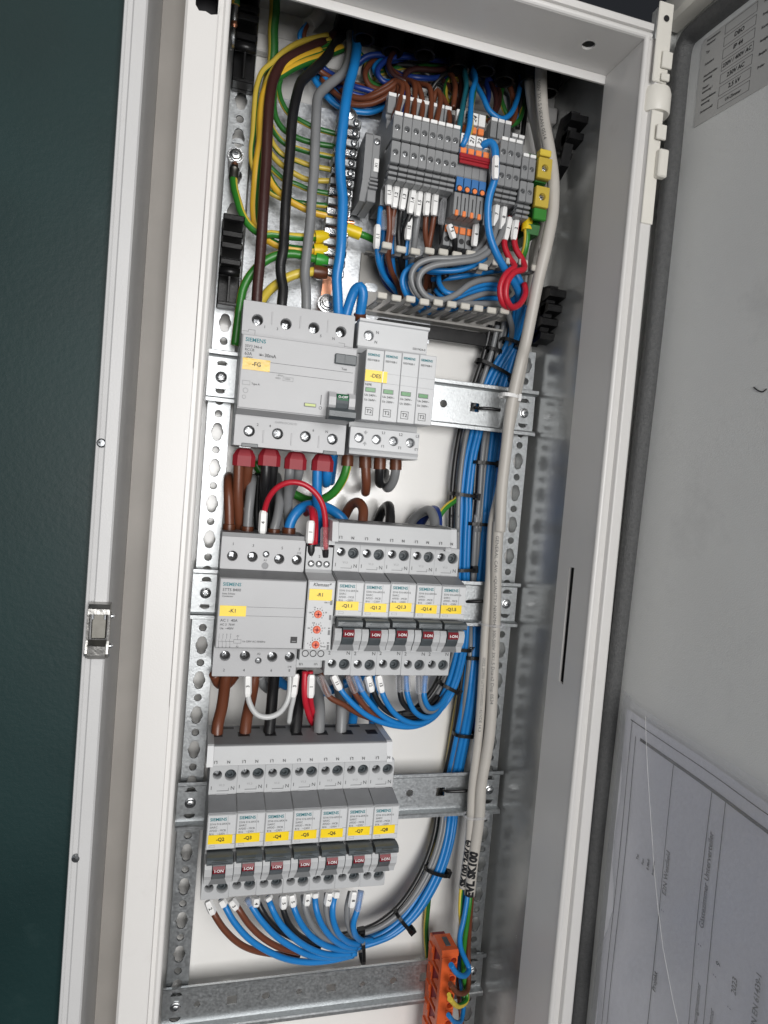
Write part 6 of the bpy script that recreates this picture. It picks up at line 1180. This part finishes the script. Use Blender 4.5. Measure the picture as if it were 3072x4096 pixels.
# ---- below contactor and upper row
B = lambda lab, c, rr, q, **k: wire(lab, c, rr, ['B2']+q, **k)
for c, q, lab in (('brown', [(370, 40, -10), (352, 130, -14), (330, 300, -24), (298, 440, -32), (292, 530, -34)], 'brown feed into the first slot of the lower busbar cover'), ('brown', [(560, 60, -8), (540, 200, -14), (500, 400, -28), (484, 540, -34)], 'brown feed into the second slot of the lower busbar cover'),
                  ('black', [(700, 40, -10), (690, 120, -14), (672, 340, -26), (652, 530, -34)], 'black feed into the third slot of the lower busbar cover'), ('black', [(885, 60, -8), (872, 200, -16), (852, 400, -28), (836, 530, -34)], 'black feed into the fourth slot of the lower busbar cover'),
                  ('grey', [(985, 90, -6), (1000, 220, -14), (1010, 350, -26), (1002, 520, -34)], 'grey feed into the fifth slot of the lower busbar cover'), ('grey', [(1120, 60, -6), (1145, 180, -12), (1162, 310, -26), (1156, 520, -34)], 'grey feed into the sixth slot of the lower busbar cover'),
                  ('blue', [(1290, 90, 4), (1265, 230, 0), (1245, 380, -12), (1232, 480, -20)], 'blue feed into the seventh slot of the lower busbar cover'), ('blue', [(1400, 60, 4), (1392, 200, 0), (1388, 360, -12), (1384, 480, -20)], 'blue feed into the eighth slot of the lower busbar cover')):
    B(lab, c, 3.9 if c != 'blue' else 3.4, q)
B('brown conductor bow in the dark under contactor terminal 2', 'brown', 3.4, [(270, 80, -12), (310, 150, -6), (370, 150, 0), (420, 90, 4)]); B('blue conductor bow in the dark under contactor terminal 8', 'blue', 3.4, [(700, 80, -12), (740, 140, -4), (790, 160, 2), (840, 120, 6)]); B('grey conductor bow in the dark under contactor terminal 6', 'grey', 3.2, [(590, 90, -10), (620, 160, -4), (670, 190, 2), (720, 150, 6)])
B('blue conductor end showing behind the grey feeds', 'blue', 3.4, [(960, 200, 4), (1000, 205, 4), (1050, 205, 4), (1250, 120, 6), (1320, 90, 8)])
w_ = B('white jumper loop with sleeves 3 under the contactor', 'white', 1.9, [(508, 60, -34), (506, 180, -35), (520, 280, -38), (570, 360, -41), (640, 382, -42), (715, 360, -41), (770, 300, -38), (798, 220, -36), (805, 60, -34)])
sleeve(w_, ['B2', (510, 85), (507, 238)], -37, 5.4, 'white_tag', '3', 3); sleeve(w_, ['B2', (845, 80), (825, 240)], -37, 5.4, 'white_tag', '3', 3)
B('white wire hanging from the second sleeve 3', 'white', 1.8, [(842, 90, -34), (828, 240, -34), (808, 330, -32), (795, 420, -28)])
w_ = B('red wire with sleeve 1 under the timer relay', 'red', 2.1, [(908, 60, -34), (905, 190, -35), (912, 280, -34), (940, 380, -28), (970, 440, -18)]); sleeve(w_, ['B2', (955, 85), (948, 245)], -37, 5.4, 'white_tag', '1', 3)
B('second red wire partly behind sleeve 1 under the timer relay', 'red', 2.0, [(945, 60, -33), (945, 240, -32), (960, 340, -26), (975, 430, -16)])
for x in (870, 920): p = 0
# wires below the upper breakers
R = lambda lab, c, rr, q, **k: wire(lab, c, rr, ['R2']+q, **k)
J = [(1090, 1490, -12), (1130, 1420, -9)]
row2 = [('brown', 'brown wire in the first clear sleeve under the first breaker of the upper row', [(150, 1370, -30), (210, 1535, -34), (320, 1600, -32), (440, 1670, -28), (640, 1735, -22), (800, 1740, -18)], (140, 1390, 215, 1535, '')),
        ('blue', 'blue wire with sleeve 11 under the first breaker of the upper row', [(240, 1370, -30), (300, 1490, -35), (400, 1605, -35), (520, 1695, -32), (680, 1752, -28), (850, 1760, -22), (980, 1700, -17), (1070, 1590, -13)], (245, 1385, 295, 1490, '11')),
        ('brown', 'brown wire in the clear sleeve under the second breaker of the upper row', [(345, 1370, -30), (395, 1500, -34), (470, 1605, -32), (560, 1690, -28), (680, 1740, -24)], (360, 1385, 410, 1510, '')),
        ('blue', 'blue wire in the clear sleeve under the second breaker of the upper row', [(400, 1370, -30), (440, 1470, -34), (510, 1580, -34), (620, 1690, -30), (760, 1745, -25), (900, 1725, -20), (1010, 1640, -16)], (410, 1385, 460, 1500, '')),
        ('black', 'black wire with sleeve 12 under the third breaker of the upper row', [(510, 1370, -30), (545, 1510, -33), (600, 1610, -31), (700, 1680, -27), (820, 1700, -22), (940, 1660, -17)], (500, 1390, 530, 1505, '12')),
        ('blue', 'blue wire with sleeve 13 under the third breaker of the upper row', [(575, 1370, -30), (605, 1510, -35), (675, 1640, -34), (780, 1722, -29), (900, 1735, -23), (1010, 1670, -17), (1080, 1560, -13)], (580, 1385, 605, 1510, '13')),
        ('black', 'black wire in the clear sleeve under the fourth breaker of the upper row', [(735, 1370, -30), (742, 1540, -32), (775, 1610, -30), (850, 1645, -25), (940, 1620, -18), (1020, 1540, -13)], (730, 1385, 740, 1505, '')),
        ('blue', 'blue wire in the clear sleeve under the fourth breaker of the upper row', [(780, 1370, -30), (792, 1530, -34), (845, 1650, -32), (930, 1695, -27), (1010, 1660, -20), (1080, 1560, -14)], (785, 1385, 795, 1500, '')),
        ('grey', 'grey wire in the clear sleeve under the fifth breaker of the upper row', [(875, 1370, -30), (885, 1550, -32), (925, 1640, -29), (990, 1640, -22), (1060, 1540, -14)], (880, 1385, 880, 1520, '')),
        ('blue', 'blue wire in the clear sleeve under the fifth breaker of the upper row', [(925, 1370, -30), (915, 1540, -34), (955, 1625, -31), (1030, 1600, -22), (1100, 1490, -13)], (925, 1385, 918, 1510, ''))]
for c, lab, q, sl in row2:
    w_ = R(lab, c, 2.0, q); x, y, x2, y2, tx = sl; sleeve(w_, ['R2', (x, y), (x2, y2)], -36, 5.6, 'white_tag' if tx else 'clear_sleeve', tx, 4.2 if not tx else 3.2, trot=1)
B('blue conductor dropping behind the brown wires into the lower busbar cover', 'deep_blue', 3.0, [(1270, 80, 8), (1280, 160, 10), (1260, 260, 8)])
# wires below the lower breakers
L3 = lambda lab, c, rr, q, **k: wire(lab, c, rr, ['L3']+q, **k)
row3 = [('brown', 'brown wire with sleeve 2 under the first breaker of the lower row', [(425, 555, -30), (470, 650, -34), (540, 760, -34), (640, 860, -32), (740, 915, -28), (900, 950, -22), (1100, 960, -18)], (425, 560, 465, 655, '2')),
        ('blue', 'blue wire with white sleeve under the first breaker of the lower row', [(525, 545, -30), (555, 600, -34), (610, 700, -36), (720, 830, -36), (850, 920, -34), (1000, 985, -30), (1150, 1010, -26), (1320, 1000, -21), (1500, 960, -17)], (525, 555, 548, 600, '')),
        ('brown', 'brown wire with clear sleeve under the second breaker of the lower row', [(600, 550, -30), (650, 615, -34), (720, 720, -34), (830, 830, -32), (960, 905, -28), (1100, 940, -23)], (595, 555, 640, 615, '3')),
        ('blue', 'blue wire with clear sleeve under the second breaker of the lower row', [(715, 545, -30), (745, 590, -34), (810, 690, -36), (920, 810, -35), (1050, 900, -32), (1200, 965, -27), (1400, 970, -20), (1520, 945, -17)], (712, 548, 740, 590, '')),
        ('black', 'black wire with sleeve 4 under the third breaker of the lower row', [(780, 540, -30), (820, 620, -33), (880, 710, -33), (970, 785, -30), (1100, 850, -25), (1250, 900, -20)], (785, 540, 780, 600, '4')),
        ('blue', 'blue wire with white sleeve under the third breaker of the lower row', [(870, 530, -30), (890, 590, -35), (950, 710, -36), (1060, 830, -34), (1180, 910, -30), (1320, 955, -25), (1480, 950, -18)], (868, 530, 882, 555, '')),
        ('black', 'black wire with sleeve 5 under the fourth breaker of the lower row', [(970, 520, -30), (985, 630, -33), (1030, 740, -33), (1120, 830, -29), (1250, 870, -23), (1400, 880, -17)], (985, 520, 985, 615, '5')),
        ('blue', 'blue wire with sleeve 5 under the fourth breaker of the lower row', [(1045, 515, -30), (1062, 610, -35), (1110, 720, -36), (1190, 820, -33), (1300, 890, -28), (1420, 920, -22), (1520, 920, -17)], (1045, 515, 1058, 600, '5')),
        ('grey', 'grey wire with sleeve 6 under the fifth breaker of the lower row', [(1130, 515, -30), (1145, 620, -33), (1190, 730, -33), (1270, 820, -29), (1380, 860, -22), (1500, 870, -16)], (1165, 505, 1155, 590, '6')),
        ('blue', 'blue wire with white sleeve under the fifth breaker of the lower row', [(1215, 505, -30), (1222, 600, -35), (1255, 710, -36), (1330, 820, -32), (1420, 885, -26), (1520, 905, -18)], (1220, 500, 1220, 535, '')),
        ('grey', 'grey wire with sleeve 7 under the sixth breaker of the lower row', [(1305, 500, -30), (1300, 630, -33), (1330, 740, -32), (1400, 830, -27), (1500, 860, -18)], (1325, 500, 1308, 592, '7')),
        ('blue', 'blue wire with white sleeve under the sixth breaker of the lower row', [(1370, 495, -30), (1350, 580, -35), (1348, 680, -36), (1385, 790, -33), (1460, 860, -26), (1540, 880, -18)], (1380, 490, 1372, 535, '')),
        ('grey', 'grey wire with sleeve 8 under the seventh breaker of the lower row', [(1480, 490, -30), (1455, 600, -33), (1455, 700, -32), (1490, 800, -26), (1560, 840, -17)], (1505, 490, 1485, 605, '8')),
        ('blue', 'blue wire with clear sleeve under the seventh breaker of the lower row', [(1555, 480, -30), (1530, 620, -35), (1500, 720, -36), (1510, 800, -32), (1560, 850, -22), (1640, 850, -14)], (1560, 490, 1530, 630, ''))]
for c, lab, q, sl in row3:
    w_ = L3(lab, c, 2.15, q); x, y, x2, y2, tx = sl; sleeve(w_, ['L3', (x, y), (x2, y2)], -37, 5.6, 'white_tag' if (tx or 'white sleeve' in lab) else 'clear_sleeve', tx, 4.4 if 'clear' in lab else 3.2, trot=1)
# ---- printed notes and little things
bpy.context.view_layer.update()
